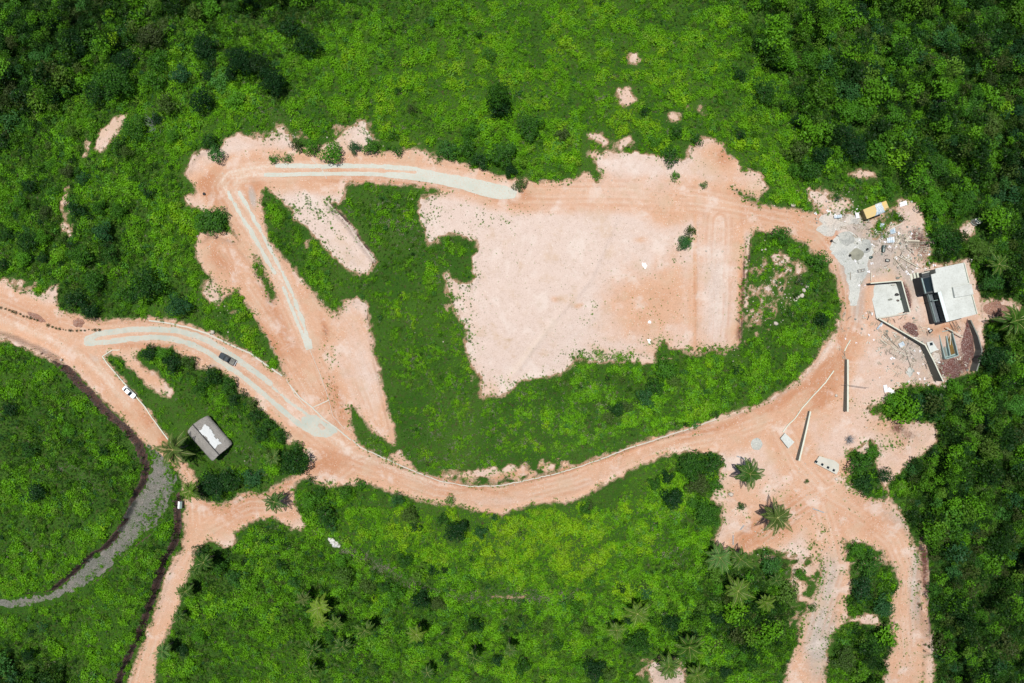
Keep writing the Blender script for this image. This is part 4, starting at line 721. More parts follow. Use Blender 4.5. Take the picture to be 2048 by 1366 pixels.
# ------------------------------------------------------------------ concrete house
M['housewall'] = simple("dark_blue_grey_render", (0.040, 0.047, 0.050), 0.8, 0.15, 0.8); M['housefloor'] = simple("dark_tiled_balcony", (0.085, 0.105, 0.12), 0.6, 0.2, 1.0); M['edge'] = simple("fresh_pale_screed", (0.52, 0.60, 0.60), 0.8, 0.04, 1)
def house():
    o = T(1880, 600); root = empty("concrete_house", o, label="two storey concrete house with flat white roof and dark open rooms on its west side", cat="house"); z0 = o[2]
    h = 6.2; zt = z0+h; P = lambda pts, hh: lpoly(pts, z0+hh, o)
    roof = P([(1870.5,537),(1929,525),(1954,628),(1896,643),(1879,583.5),(1869,585),(1862,549),(1872,546.5)], h)
    body = P([(1871,539),(1928,527),(1952.5,627),(1896,641.5),(1879,582),(1871,570)], h)
    MB().prism(body, -1.5, h-.25).build("wall", M['wallgrey'], root)
    rf = MB().prism(roof, h-.25, h).build("roof", M['concw'], root)
    # parapets and the raised stair hood
    e = P([(1927.5,525.8),(1937,565)], h); b = MB(); run(b, e, .22, [h]*2, [h+.35]*2); b.build("parapet", M['wallcap'], rf)
    e = P([(1943,589),(1953.2,627.5)], h); b = MB(); run(b, e, .22, [h]*2, [h+.35]*2); b.build("parapet", M['wallcap'], rf)
    hood = P([(1906,574.5),(1943,568),(1947.5,588.5),(1910,595)], h+.7); b = MB(); b.prism(hood, h-.05, h+.7); b.build("stair_hood", M['concw'], rf)
    hw, hf = M['housewall'], M['housefloor']
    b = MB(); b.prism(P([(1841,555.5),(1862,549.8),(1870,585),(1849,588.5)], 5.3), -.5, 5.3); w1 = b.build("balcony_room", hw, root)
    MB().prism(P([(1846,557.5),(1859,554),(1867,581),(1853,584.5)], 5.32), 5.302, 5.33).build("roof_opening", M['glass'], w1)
    for e in ([(1843.5,556.5),(1851.3,586.5)], [(1861,551.5),(1868.5,583)]):
        b = MB(); run(b, P(e, 5.45), .3, [5.3]*2, [5.5]*2); b.build("rail", M['teal'], w1)
    MB().prism(P([(1842.5,546),(1871,539.5),(1873,551),(1845,557)], 3.2), -.5, 3.2).build("side_wing", hw, root)
    b = MB(); run(b, P([(1843,547),(1871,540.3)], 3.3), .25, [3.2]*2, [3.45]*2); b.build("parapet", M['conc'], root)
    # lower storey carries the west balcony; its floor shows between the rail and the upper wall
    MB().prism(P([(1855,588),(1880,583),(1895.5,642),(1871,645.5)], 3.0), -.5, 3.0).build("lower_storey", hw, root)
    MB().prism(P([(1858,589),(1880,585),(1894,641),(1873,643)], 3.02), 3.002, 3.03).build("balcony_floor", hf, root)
    b = MB(); run(b, P([(1857,588.5),(1872.5,644.5)], 3.9), .12, [3.0]*2, [3.95]*2); b.build("glass_rail", M['teal'], root)
    wv = P([(1879.2,586),(1895.2,641)], h); a_, b_ = Vector(wv[0]), Vector(wv[1]); dd = (b_-a_).normalized(); nn = Vector((dd.y, -dd.x)); nn = nn if nn.x < 0 else -nn
    for f0, f1 in ((.05, .42), (.48, .95)):
        q0 = a_+(b_-a_)*f0+nn*.03; q1 = a_+(b_-a_)*f1+nn*.03; quad("window", [(q0.x, q0.y, 3.2), (q1.x, q1.y, 3.2), (q1.x, q1.y, 5.6), (q0.x, q0.y, 5.6)], M['glass'], root, .02)
    b = MB(); run(b, P([(1861,602.5),(1883,598)], 4.3), .14, [3.0]*2, [5.2]*2); b.build("partition", M['teal'], root)
    b = MB(); run(b, P([(1879,583.6),(1896,643)], h+.12), .9, [h]*2, [h+.06]*2); b.build("roof_edge", M['edge'], rf)
    return o
ho = None
house()
def steps():
    o = T(1828, 553); root = empty("concrete_steps", o, R(12), label="three pale concrete steps at the north west corner of the house", cat="steps")
    for i in range(3): MB().box((-.9+.85*i, 0, .12+.12*i), (.55, 1.9, .24+.24*i)).build("step", M['wallcap'], root)
steps()
o_ = T(1905, 652); root = empty("rebar_rods", o_, label="dark reinforcing rods sticking out below the south wall of the house", cat="rods")
for i, px in enumerate((1898, 1904, 1909.5, 1928)):
    a = T(px, 643); b_ = T(px+8, 662 if i < 3 else 656); MB().tube([(a[0]-o_[0], a[1]-o_[1], .5), (b_[0]-o_[0], b_[1]-o_[1], .35)], .07, 6).build("rod", M['steel'], root)
def whead():
    o = T(1955, 442, 1.5); root = empty("well_head", (o[0], o[1], o[2]-1.5), label="white concrete well head with a black hole among trees north of the house", cat="well")
    b = MB(); n = 9; b.prism([(1.3*math.cos(2*math.pi*i/n+.2), .95*math.sin(2*math.pi*i/n+.2)) for i in range(n)], -1, 2.2); b.build("drum_wall", M['concw'], root)
    b = MB(); b.tube([(.1, .2, 2.2), (.1, .2, 2.22)], .18, 12); b.build("hole", M['glass'], root)
    b = MB(); b.prism([(-1.9, -.2), (-.9, -1.2), (.2, -1.3), (-.9, .0)], -1, 1.0); b.build("ramp", M['wallgrey'], root)
whead()
def sheet(px, py, sx, sy, rz, m, label, cat="sheet", h=0.35, corr=True, name="metal_sheet"):
    x, y, z = T(px, py); mb = MB(); n = 12; vs = []; fs = []
    for i in range(n+1):
        for j in (0, 1):
            vs.append((-sx/2+sx*i/n, -sy/2+sy*j, .06*math.sin(i*1.7)+.02*j))
    for i in range(n): fs.append((2*i, 2*i+2, 2*i+3, 2*i+1))
    b = len(vs); vs += [(v[0], v[1], v[2]-.04) for v in vs]; fs += [tuple(b+i for i in f[::-1]) for f in fs]
    mb.add(vs, fs); return tag(obj(name, mb.mesh(name, M[m]), loc=(x, y, z+h), rot=(0, 0.05, rz)), label, cat)
sheet(1770, 777, 1.1, 2.2, R(12), 'bag', "white plastic panel lying upright-looking at the bush edge, left of a matching one")
sheet(1781, 782, 2.4, 1.2, R(-35), 'bag', "white plastic panel lying slanted, right of a matching one at the bush edge")
sheet(1763, 451, 1.2, 1.1, R(-5), 'tarp', "small pale square sheet on the grass below the yellow truck")
sheet(1673, 434, 2.2, .9, R(8), 'tarp', "pale blue folded sheet on the white rubble heap", h=.9)
sheet(1731, 396, .7, .6, .3, 'bag', "tiny white scrap on the grass above the yellow truck")
sheet(1784, 462, 1.5, 1.6, .2, 'tarp', "grey sheet flattened in the rubbish south of the truck")
sheet(1805, 408, 2.2, 1.3, .3, 'bag', "scattered white plastic at the bushes right of the yellow truck")
sheet(1712, 432, 1.0, 1.6, .2, 'bag', "crumpled white plastic sheet against the truck's rear", h=.8)
sheet(1780, 480, 2.2, 1.6, .1, 'tarp', "flattened grey blue sheet between the thin poles")
sheet(1758, 652, .5, 2.4, R(-38), 'tarp', "narrow pale strip of sheeting west of the angled wall")
sheet(1802, 689, 1.6, 1.3, .5, 'tarp', "blue grey sheet in the debris south west of the angled wall")
def small_shed():
    x, y, z = T(361.5, 1009, 1.0); z -= 1; root = empty("small_shed", (x, y, z), R(-4), label="tiny shed with white and grey metal roof beside the road under the palm", cat="shed")
    MB().box((0, 0, .8), (1.0, 1.9, 1.6)).build("wall", M['wallgrey'], root)
    b = MB(); b.add([(-.62, -1.1, 1.62), (-.62, 1.1, 1.62), (.05, 1.1, 1.95), (.05, -1.1, 1.95), (-.62, -1.1, 1.56), (-.62, 1.1, 1.56), (.05, 1.1, 1.89), (.05, -1.1, 1.89)], [(0, 3, 2, 1), (4, 5, 6, 7), (0, 1, 5, 4), (3, 7, 6, 2), (0, 4, 7, 3), (1, 2, 6, 5)]); b.build("roof_panel", M['white'], root)
    b = MB(); b.add([(.05, -1.1, 1.94), (.05, 1.1, 1.94), (.62, 1.1, 1.5), (.62, -1.1, 1.5), (.05, -1.1, 1.88), (.05, 1.1, 1.88), (.62, 1.1, 1.44), (.62, -1.1, 1.44)], [(0, 3, 2, 1), (4, 5, 6, 7), (0, 1, 5, 4), (3, 7, 6, 2), (0, 4, 7, 3), (1, 2, 6, 5)]); b.build("roof_panel", M['teal'], root)
small_shed()
# ------------------------------------------------------------------ thatched hut
def hut():
    o = T(416, 878, 3.5); root = empty("thatched_hut", (o[0], o[1], o[2]-3.5), R(-49), label="long thatched hut on the lawn with a patch of white corrugated roof laid bare", cat="hut")
    L, W, he, hr = 12.0, 8.3, 2.4, 4.9; n, k = 60, 26
    def rz_(u, v):   # u along -1..1, v across -1..1
        e = 1-0.12*max(0, abs(u)-.9)/.1
        return he+(hr-he)*(1-abs(v))**0.85+0.10*(float(fbm(np.array(u*14+3), np.array(v*9), 3, 3))-.5)*2-0.35*max(0, abs(v)-.9)/.1
    def outl(u, v):
        cr = 0.22*(max(0, abs(u)-.80)/.2)**2*(abs(v) > .6)*(abs(v)-.6)/.4
        x = u*(L/2)*(1-0.035*cr*4*1.0)+(-.10*abs(v)**2)*np.sign(u)*.8; y = v*W/2*(1-0.12*cr*2)
        j = (float(vnoise(np.array(u*30), np.array(v*30+7), 4))-.5)*.12; return x+j, y+j
    vs = []; fs = []
    for i in range(n+1):
        for j in range(k+1):
            u = -1+2*i/n; v = -1+2*j/k; x, y = outl(u, v); vs.append((x, y, rz_(u, v)))
    for i in range(n):
        for j in range(k): a = i*(k+1)+j; fs.append((a, a+k+1, a+k+2, a+1))
    b = len(vs); vs += [(x*.985, y*.985, z-.35) for x, y, z in vs]; fs += [tuple(b+i for i in f[::-1]) for f in fs]
    rim = [i*(k+1) for i in range(n+1)]+[n*(k+1)+j for j in range(1, k+1)]+[i*(k+1)+k for i in range(n-1, -1, -1)]+[j for j in range(k-1, 0, -1)]
    for i in range(len(rim)): a, c = rim[i], rim[(i+1) % len(rim)]; fs.append((c, a, b+a, b+c))
    rf = obj("roof", mesh_np("roof", vs, fs, [M['thatch']], smooth=True), root)
    # bare corrugated patch on the north east slope, ragged outline
    mm, nt, bb = mat("white_corrugated_metal"); g = NT(nt); bb.inputs["Base Color"].default_value = (.50, .52, .52, 1); bb.inputs["Roughness"].default_value = .45
    M['corr'] = mm; vs = []; fs = []; nu, nv = 90, 14; idx = {}
    def inside(u, v):
        a = -.60+.06*math.sin(v*9); lo = .07+.05*max(0, math.sin(u*5+1.9))*(u > -.25)*(u < .35); hi = .60-.04*math.sin((u+.1)*3.2)+.025*math.sin(u*23)-.05*(u < -.45)-.07*(u > .1)*(u < .3)
        return a < u < .60+.03*math.sin(v*14) and lo < v < hi
    for i in range(nu+1):
        for j in range(nv+1):
            u = -.75+1.5*i/nu; v = .05+.62*j/nv; x, y = outl(u, v); idx[i, j] = len(vs)
            vs.append((x, y, he+(hr-he)*(1-abs(v))**0.85+0.17+.035*math.sin(x*14)))
    for i in range(nu):
        for j in range(nv):
            if inside(-.75+1.5*(i+.5)/nu, .05+.62*(j+.5)/nv): fs.append((idx[i, j], idx[i+1, j], idx[i+1, j+1], idx[i, j+1]))
    used = sorted({i for f in fs for i in f}); mp = {a: i for i, a in enumerate(used)}
    obj("bare_metal_patch", mesh_np("bare_metal_patch", [vs[i] for i in used], [tuple(mp[i] for i in f) for f in fs], [mm], smooth=True), rf)
    MB().tube([(-L/2, 0, hr+.08), (0, 0.03, hr+.14), (L/2+.1, 0, hr+.06)], .16, 8).build("ridge_cap", simple("dark_ridge", (.05, .05, .05), .9), rf)
    for sx in (-1, -.33, .33, 1):
        for sy in (-1, 1): MB().tube([(sx*(L/2-1), sy*(W/2-.9), -.6), (sx*(L/2-1), sy*(W/2-.9), he+.2)], .11, 8).build("post", M['bark'], root)
    MB().prism([(-L/2+.8, -W/2+.8), (L/2-.8, -W/2+.8), (L/2-.8, W/2-.8), (-L/2+.8, W/2-.8)], -.6, .12).build("floor", M['conc'], root)
hut()
# ------------------------------------------------------------------ vehicles
def hullmesh(name, sections, m, parent, smooth=True, bev=0.0):
    """sections: list of (x, halfwidth_bottom, z_bottom, halfwidth_top, z_top) -> closed body"""
    vs = []; fs = []
    for (x, wb, zb, wm, zm, wt, zt) in sections:
        vs += [(x, -wb, zb), (x, -wm, zm), (x, -wt, zt), (x, wt, zt), (x, wm, zm), (x, wb, zb)]
    n = len(sections)
    for i in range(n-1):
        for k in range(6): a = i*6+k; b = i*6+(k+1) % 6; fs.append((a, b, b+6, a+6))
    me = bpy.data.meshes.new(name); me.from_pydata(vs, [], fs+[tuple(range(6))[::-1], tuple(range(6*n-6, 6*n))]); me.materials.append(m)
    import bmesh
    bm = bmesh.new(); bm.from_mesh(me); bmesh.ops.recalc_face_normals(bm, faces=bm.faces); bm.to_mesh(me); bm.free()
    o = obj(name, me, parent)
    if bev: b = o.modifiers.new("bevel", 'BEVEL'); b.width = bev; b.segments = 3; b.limit_method = 'ANGLE'; b.angle_limit = R(20)
    return o
def wheels(root, xs, w, r=.34):
    for x in xs:
        for s in (-1, 1):
            t = MB(); t.tube([(x, s*w, r), (x, s*(w-.22), r)], r, 20); wo = t.build("wheel", M['black'], root)
            t = MB(); t.tube([(x, s*(w+.005), r), (x, s*(w-.05), r)], r*.55, 14); t.build("rim", M['lamp'], wo)
def pickup():
    x, y, z = T(455, 718, .8); z = float(hz(x, y)[0]); root = empty("pickup_truck", (x, y, z+.1), R(-29+180), label="dark grey pickup truck driving on the lower concrete track, its open bed towards the junction", cat="pickup")
    p = M['cardark']
    hullmesh("body", [(2.65, .70, .45, .80, .70, .72, .85), (2.35, .86, .35, .93, .70, .84, 1.02), (1.0, .88, .30, .96, .75, .88, 1.12), (-.75, .88, .30, .96, .75, .88, 1.14), (-.76, .88, .30, .96, .70, .90, .78), (-2.55, .88, .38, .96, .70, .90, .78)], p, root, bev=.05)
    hullmesh("cab", [(1.05, .80, 1.08, .80, 1.11, .78, 1.13), (.35, .80, 1.08, .80, 1.40, .66, 1.72), (-.55, .80, 1.08, .80, 1.42, .66, 1.74), (-.80, .80, 1.08, .78, 1.3, .70, 1.45)], p, root, bev=.05)
    quad("windscreen", [(1.0, .70, 1.16), (.40, .62, 1.68), (.40, -.62, 1.68), (1.0, -.70, 1.16)], M['glass'], root, .02)
    quad("rear_window", [(-.60, .60, 1.72), (-.84, .66, 1.25), (-.84, -.66, 1.25), (-.60, -.60, 1.72)], M['glass'], root, .02)
    for s in (-1, 1):
        quad("side_window", [(.75, s*.82, 1.18), (-.65, s*.82, 1.18), (-.5, s*.69, 1.62), (.35, s*.69, 1.62)], M['glass'], root, .015)
        MB().box((.75, s*1.03, 1.15), (.12, .2, .16)).build("mirror", M['black'], root)
        b = MB(); b.box((-1.65, s*.91, .99), (1.75, .10, .40)); b.build("bed_side", p, root, .02)
        MB().box((2.55, s*.62, .78), (.16, .3, .14)).build("headlight", M['lamp'], root); MB().box((-2.56, s*.84, .85), (.08, .16, .35)).build("tail_light", M['redlamp'], root)
    MB().box((-1.65, 0, .80), (1.70, 1.7, .06)).build("bed_floor", M['bedgrey'], root)
    MB().box((-2.50, 0, .98), (.09, 1.72, .40)).build("tailgate", p, root, .02)
    MB().box((-2.68, 0, .50), (.2, 1.7, .16)).build("rear_bumper", M['lamp'], root); MB().box((2.68, 0, .50), (.16, 1.6, .2)).build("front_bumper", M['black'], root)
    wheels(root, (1.7, -1.65), .95, .38)
pickup()
def sedan():
    x, y, z = T(258.5, 784, .7); z = float(hz(x, y)[0]); root = empty("white_car", (x, y, z+.1), R(-43), label="white sedan parked on the dirt road against the garden kerb, bonnet to the lower right", cat="car")
    p = M['carwhite']
    hullmesh("body", [(2.28, .60, .40, .66, .52, .60, .60), (2.05, .78, .28, .84, .55, .76, .74), (.75, .82, .25, .87, .62, .80, .93), (-1.45, .82, .25, .87, .65, .78, .98), (-2.1, .76, .30, .82, .62, .70, .93), (-2.25, .62, .42, .68, .6, .60, .78)], p, root, bev=.06)
    hullmesh("cabin", [(1.0, .74, .88, .74, .90, .72, .92), (.30, .74, .90, .72, 1.15, .58, 1.42), (-.85, .74, .90, .72, 1.15, .58, 1.44), (-1.65, .70, .92, .68, .95, .64, .98)], p, root, bev=.04)
    quad("windscreen", [(1.02, .68, .93), (.33, .56, 1.40), (.33, -.56, 1.40), (1.02, -.68, .93)], M['glass'], root, .03)
    quad("rear_window", [(-.92, .54, 1.43), (-1.52, .60, 1.03), (-1.52, -.60, 1.03), (-.92, -.54, 1.43)], M['glass'], root, .03)
    for s in (-1, 1):
        quad("side_window", [(.75, s*.76, .98), (-1.2, s*.76, 1.0), (-.85, s*.61, 1.38), (.3, s*.61, 1.36)], M['glass'], root, .015)
        MB().box((.62, s*.93, .95), (.12, .18, .12)).build("mirror", M['black'], root)
        MB().box((2.12, s*.55, .64), (.22, .3, .1)).build("headlight", M['lamp'], root); MB().box((-2.2, s*.58, .78), (.1, .26, .1)).build("tail_light", M['redlamp'], root)
    MB().box((2.3, 0, .42), (.12, 1.3, .2)).build("front_bumper", M['black'], root, .02)
    wheels(root, (1.4, -1.4), .86, .32)
sedan()
def boxtruck():
    x, y, z = T(1751, 420, 1.6); z = float(hz(x, y)[0]); root = empty("yellow_truck", (x, y, z), R(22), label="old yellow box truck with pale blue tarp over its box, at the forest edge", cat="truck")
    b = MB(); b.box((-1.3, 0, 1.75), (5.6, 2.9, 2.9)); bx = b.build("cargo_box", M['yellow'], root, .04)
    quad("rear_wall", [(-4.12, 1.43, .42), (-4.12, -1.43, .42), (-4.12, -1.43, 3.05), (-4.12, 1.43, 3.05)], M['olive'], root, .01)
    b = MB(); b.box((2.55, .1, 1.35), (1.9, 2.7, 1.9), taper=.94); b.build("cab", M['yellow'], root, .08)
    MB().box((1.55, .95, 2.2), (.35, .7, .5)).build("air_intake", M['olive'], root)
    MB().box((2.9, -.95, 2.315), (1.1, .5, .02)).build("roof_hatch", M['olive'], root)
    quad("windscreen", [(3.50, -1.05, 1.35), (3.50, 1.25, 1.35), (3.46, 1.2, 2.05), (3.46, -1.0, 2.05)], M['glass'], root, .02)
    for s in (-1, 1): MB().box((3.5, s*.9, .75), (.1, .3, .2)).build("headlight", M['lamp'], root)
    b = MB(); vs = []; fs = []; n = 16
    for i in range(n+1):
        for j in range(n+1):
            u, v = i/n, j/n; xx = -.9+u*2.3-1.5*(.5-v)*(1-u)*1.2+.35*math.sin(v*5)*(1-u); yy = -1.55+3.1*v; drop = max(0, abs(yy)-1.42)*2
            vs.append((xx, yy, 3.27+.07*math.sin(i*1.7+j*.8)+.05*math.sin(j*2.3)-drop))
    for i in range(n):
        for j in range(n): a = i*(n+1)+j; fs.append((a, a+n+1, a+n+2, a+1))
    b.add(vs, fs); tp = obj("tarp", b.mesh("tarp", M['tarp'], smooth=True), loc=root.location, rot=root.rotation_euler); tag(tp, "pale blue and white tarp draped over the box of the yellow truck", "tarp")
    wheels(root, (2.6, -2.6), 1.35, .48)
boxtruck()
# ------------------------------------------------------------------ vegetation meshes
def leaves(C, N, L, W, r_, jit=0.9):
    """diamond leaves at points C, facing roughly along N"""
    n = len(C); N = N+r_.normal(0, jit*0.62, (n, 3)); N /= np.linalg.norm(N, axis=1)[:, None]+1e-9
    A = r_.normal(0, 1, (n, 3)); A -= (A*N).sum(1)[:, None]*N; A /= np.linalg.norm(A, axis=1)[:, None]+1e-9
    B = np.cross(N, A); l = (L*r_.uniform(.7, 1.3, n))[:, None]; w = (W*r_.uniform(.7, 1.3, n))[:, None]
    V = np.stack([C-A*l/2, C+B*w/2+A*l*.05, C+A*l/2-N*l*.12, C-B*w/2+A*l*.05], 1).reshape(-1, 3)
    return V, np.arange(4*n).reshape(-1, 4)
def lobe_cloud(r_, lobes, dens_, L, W, low=-0.35):
    Vs = []; Fs = []; b = 0
    for (cx, cy, cz, rad, fl) in lobes:
        n = int(dens_*4*rad*rad*2.2); d = r_.normal(0, 1, (n, 3)); d /= np.linalg.norm(d, axis=1)[:, None]; d = d[d[:, 2] > low]
        bump_ = 1+0.22*np.sin(d[:, 0]*5+cx*3)*np.sin(d[:, 1]*5+cy*3)*np.sin(d[:, 2]*4+cz)
        rr_ = rad*bump_*r_.uniform(.72, 1.06, len(d)); C = np.c_[cx+d[:, 0]*rr_, cy+d[:, 1]*rr_, cz+d[:, 2]*rr_*fl]
        V, F = leaves(C, d*np.array([1, 1, 1.3]), L, W, r_); Vs.append(V); Fs.append(F+b); b += len(V)
    return np.concatenate(Vs), np.concatenate(Fs)
def proto(name, seed, lobes, dens_, L, W, m, low=-.35):
    V, F = lobe_cloud(np.random.default_rng(seed), lobes, dens_, L, W, low); return mesh_np(name, V, F, [m])
def rl(seed, n, spread, rad, hgt):
    r_ = random.Random(seed); out = []
    for i in range(n):
        a = 2*math.pi*(i*.618)+r_.uniform(-.3, .3); d = spread*math.sqrt((i+.3)/n)*r_.uniform(.8, 1.15)
        q_ = r_.uniform(.75, 1.25)*rad; out.append((d*math.cos(a), d*math.sin(a), hgt*(1-.45*(d/max(spread, .01))**2)*r_.uniform(.85, 1.15), q_, .8))
    return out
weedP = [proto("weed_clump", 10+i, rl(i, 3+i % 2, .48, .42, .42), 20, .28, .17, M['leaf'], -0.1) for i in range(4)]
grassP = [proto("grass_clump", 20+i, rl(40+i, 3, .5, .36, .12), 24, .24, .07, M['grassleaf'], 0.1) for i in range(3)]
shrubP = [proto("shrub_clump", 30+i, rl(60+i, 6+i, .85, .45, .9), 17, .32, .20, M['canopyleaf'], -.1) for i in range(4)]
canopyP = [proto("canopy_clump", 50+i, rl(80+i, 9+i, 1.6, .68, 1.7), 11, .40, .25, M['canopyleaf'], -.2) for i in range(4)]
stoneV = []
def stone_mesh(seed):
    r_ = np.random.default_rng(seed); vs = []; fs = []; n, k = 7, 4
    for j in range(k+1):
        ph = math.pi*j/k
        for i in range(n): t = 2*math.pi*i/n; f = r_.uniform(.75, 1.2); vs.append((.5*math.sin(ph)*math.cos(t)*f, .5*math.sin(ph)*math.sin(t)*f, .32*math.cos(ph)*f))
    for j in range(k):
        for i in range(n): fs.append((j*n+i, (j+1)*n+i, (j+1)*n+(i+1) % n, j*n+(i+1) % n))
    return mesh_np("stone", vs, fs, [M['rock']])
stoneP = [stone_mesh(i) for i in range(3)]
def scatter(name, P, S, Tn, meshes, seed=0, flat=1.0, **kw):
    n = len(P); r_ = np.random.default_rng(seed); me = bpy.data.meshes.new(name); me.vertices.add(n); me.vertices.foreach_set("co", np.asarray(P, np.float32).ravel())
    for an, a in (("scl", S), ("tint", Tn), ("rz", r_.uniform(0, 6.283, n))):
        me.attributes.new(an, 'FLOAT', 'POINT').data.foreach_set("value", np.asarray(a, np.float32))
    me.attributes.new("pick", 'INT', 'POINT').data.foreach_set("value", r_.integers(0, len(meshes), n).astype(np.int32)); me.update()
    o = obj(name, me, **kw); ng = bpy.data.node_groups.new(name, 'GeometryNodeTree')
    ng.interface.new_socket("Geometry", in_out='INPUT', socket_type='NodeSocketGeometry'); ng.interface.new_socket("Geometry", in_out='OUTPUT', socket_type='NodeSocketGeometry')
    N = ng.nodes; Lk = ng.links; gi = N.new("NodeGroupInput"); go = N.new("NodeGroupOutput"); iop = N.new("GeometryNodeInstanceOnPoints"); m2p = N.new("GeometryNodeMeshToPoints")
    jn = N.new("GeometryNodeJoinGeometry")
    for ms in meshes[::-1]:
        so = bpy.data.objects.new(ms.name, ms); oi = N.new("GeometryNodeObjectInfo"); oi.inputs["Object"].default_value = so; oi.inputs["As Instance"].default_value = True; Lk.new(oi.outputs["Geometry"], jn.inputs[0])
    def at(nm, ty='FLOAT'):
        a = N.new("GeometryNodeInputNamedAttribute"); a.data_type = ty; a.inputs["Name"].default_value = nm; return a.outputs["Attribute"]
    Lk.new(gi.outputs[0], m2p.inputs["Mesh"]); Lk.new(m2p.outputs[0], iop.inputs["Points"]); Lk.new(jn.outputs[0], iop.inputs["Instance"])
    iop.inputs["Pick Instance"].default_value = True; Lk.new(at("pick", 'INT'), iop.inputs["Instance Index"])
    cx = N.new("ShaderNodeCombineXYZ"); Lk.new(at("rz"), cx.inputs[2]); Lk.new(cx.outputs[0], iop.inputs["Rotation"])
    sx = N.new("ShaderNodeCombineXYZ"); a = at("scl"); Lk.new(a, sx.inputs[0]); Lk.new(a, sx.inputs[1]); Lk.new(a, sx.inputs[2]); Lk.new(sx.outputs[0], iop.inputs["Scale"])
    Lk.new(iop.outputs[0], go.inputs[0]); md = o.modifiers.new("scatter", 'NODES'); md.node_group = ng; return o
# ------------------------------------------------------------------ where what grows (photo px fields)
FOREST = [(1470,1230,70,100,0,.6),(-40,-40,260,200,-30,1.6),(120,60,200,110,-20,1.3),(-40,200,110,110,0,1.2),(500,-20,160,60,0,.9),(1800,60,260,170,0,1.1),(2060,200,220,260,0,1.5),(1650,60,160,120,0,.5),(2000,480,140,120,0,1.5),(2030,760,120,120,0,1.5),(1960,900,150,160,0,1.5),(1960,1200,130,300,0,1.5),(1880,820,70,50,0,.9),(1740,1320,50,70,0,.9),(0,1366,130,70,0,1.3),(1700,250,150,100,20,.45),(1560,1240,60,60,0,.4)]
SHRUB = [(200,200,220,160,-30,.6),(150,480,160,140,0,.55),(330,90,220,90,0,.5),(640,80,120,70,0,.4),(1500,230,110,90,0,.4),(850,1230,420,110,5,.5),(560,1130,160,120,20,.5),(1350,1200,160,140,0,.45),(1500,1250,110,120,0,.7),(640,1010,50,45,0,.9),(1320,800,200,50,-10,.35),(440,960,60,35,-10,.8),(350,720,60,20,10,.5),(520,830,60,40,40,.5),(960,300,70,50,0,.4),(1640,300,90,80,0,.4),(1630,540,40,80,-20,.35),(1730,1180,50,110,0,.5),(450,150,120,60,-20,.3),(1760,370,60,40,0,.4),(1400,960,70,60,0,.6)]
LAWN = [(380,850,60,60,0,1),(430,930,50,30,0,.8),(300,780,60,30,45,1),(1240,975,90,20,-20,.8),(1720,390,50,30,0,.7),(500,900,40,40,0,.6)]
JTEX = [(800,640,150,300,0,1),(1000,880,250,90,0,1)]
TINTF = [(950,90,260,70,0,.12),(640,180,90,60,0,.12),(950,1040,220,40,0,.1),(110,930,150,190,0,-.22),(230,1180,120,130,0,-.15),(1040,1110,200,60,0,.1),(700,1050,60,50,0,.15),(980,1060,230,70,0,.15),(560,1250,120,80,0,.1),(1280,1000,110,40,-20,.25),(300,200,80,60,0,.1),(420,450,60,40,0,.2),(480,680,60,60,0,.15),(1720,390,60,30,0,.2),(1150,150,350,180,0,.30),(1350,200,200,120,0,.15),(900,1080,260,60,10,.40),(1150,1100,160,90,0,.32),(400,230,120,70,-20,.30),(330,330,60,110,0,.25),(230,330,50,80,0,.0),(900,700,120,160,0,.20),(1050,860,200,70,0,.22),(200,1150,140,120,0,.18),(100,1280,130,60,0,.25),(1500,250,120,90,0,.12),(420,860,60,60,0,.25),(100,760,100,60,20,.1),
 (0,0,220,150,0,-.5),(2048,100,260,220,0,-.30),(2048,500,140,160,0,-.2),(1960,1250,200,220,0,-.28),(2048,1366,200,160,0,-.3),(1950,1150,90,250,0,-.12),(0,1366,140,60,0,-.6),(130,900,120,80,0,-.12),(420,965,50,30,0,-.35),(150,480,140,140,0,-.15),(800,450,70,60,0,-.22),(1560,490,70,30,20,-.1),(650,1020,50,50,0,-.25),(500,800,80,60,40,-.15),(620,1200,200,120,0,-.1),(850,430,60,40,0,-.1),(1730,1200,60,120,0,-.3),(1450,1180,120,90,0,-.12),(480,20,140,40,0,-.35),(450,1120,60,30,0,-.1)]  # lower tints: darker plants, plus lens vignetting painted into the corner leaves
DRYF = [(1035,1192,85,13,0,1.3),(760,1130,66,12,30,1.1),(640,1280,60,20,0,.2),(700,1105,30,10,30,.5),(870,1180,60,8,15,.6),(1340,1110,30,12,0,.6),(800,450,60,40,30,.45),(690,420,14,30,-40,.6),(640,450,40,14,45,.35),(850,900,120,60,0,.2),(1330,1040,50,30,0,.25),(500,920,30,14,60,.6),(1760,880,30,20,0,.4),(1000,830,220,80,0,.18),(900,640,60,160,0,.12),(110,935,45,10,0,.7),(190,965,40,6,30,.6),(1010,165,12,12,0,.3),(60,1100,40,60,0,.15),(1200,215,150,60,0,.1),(560,220,60,40,0,.2),(1740,700,30,60,0,.2),(1560,1160,40,12,0,.3),(1720,1130,20,60,0,.25)]
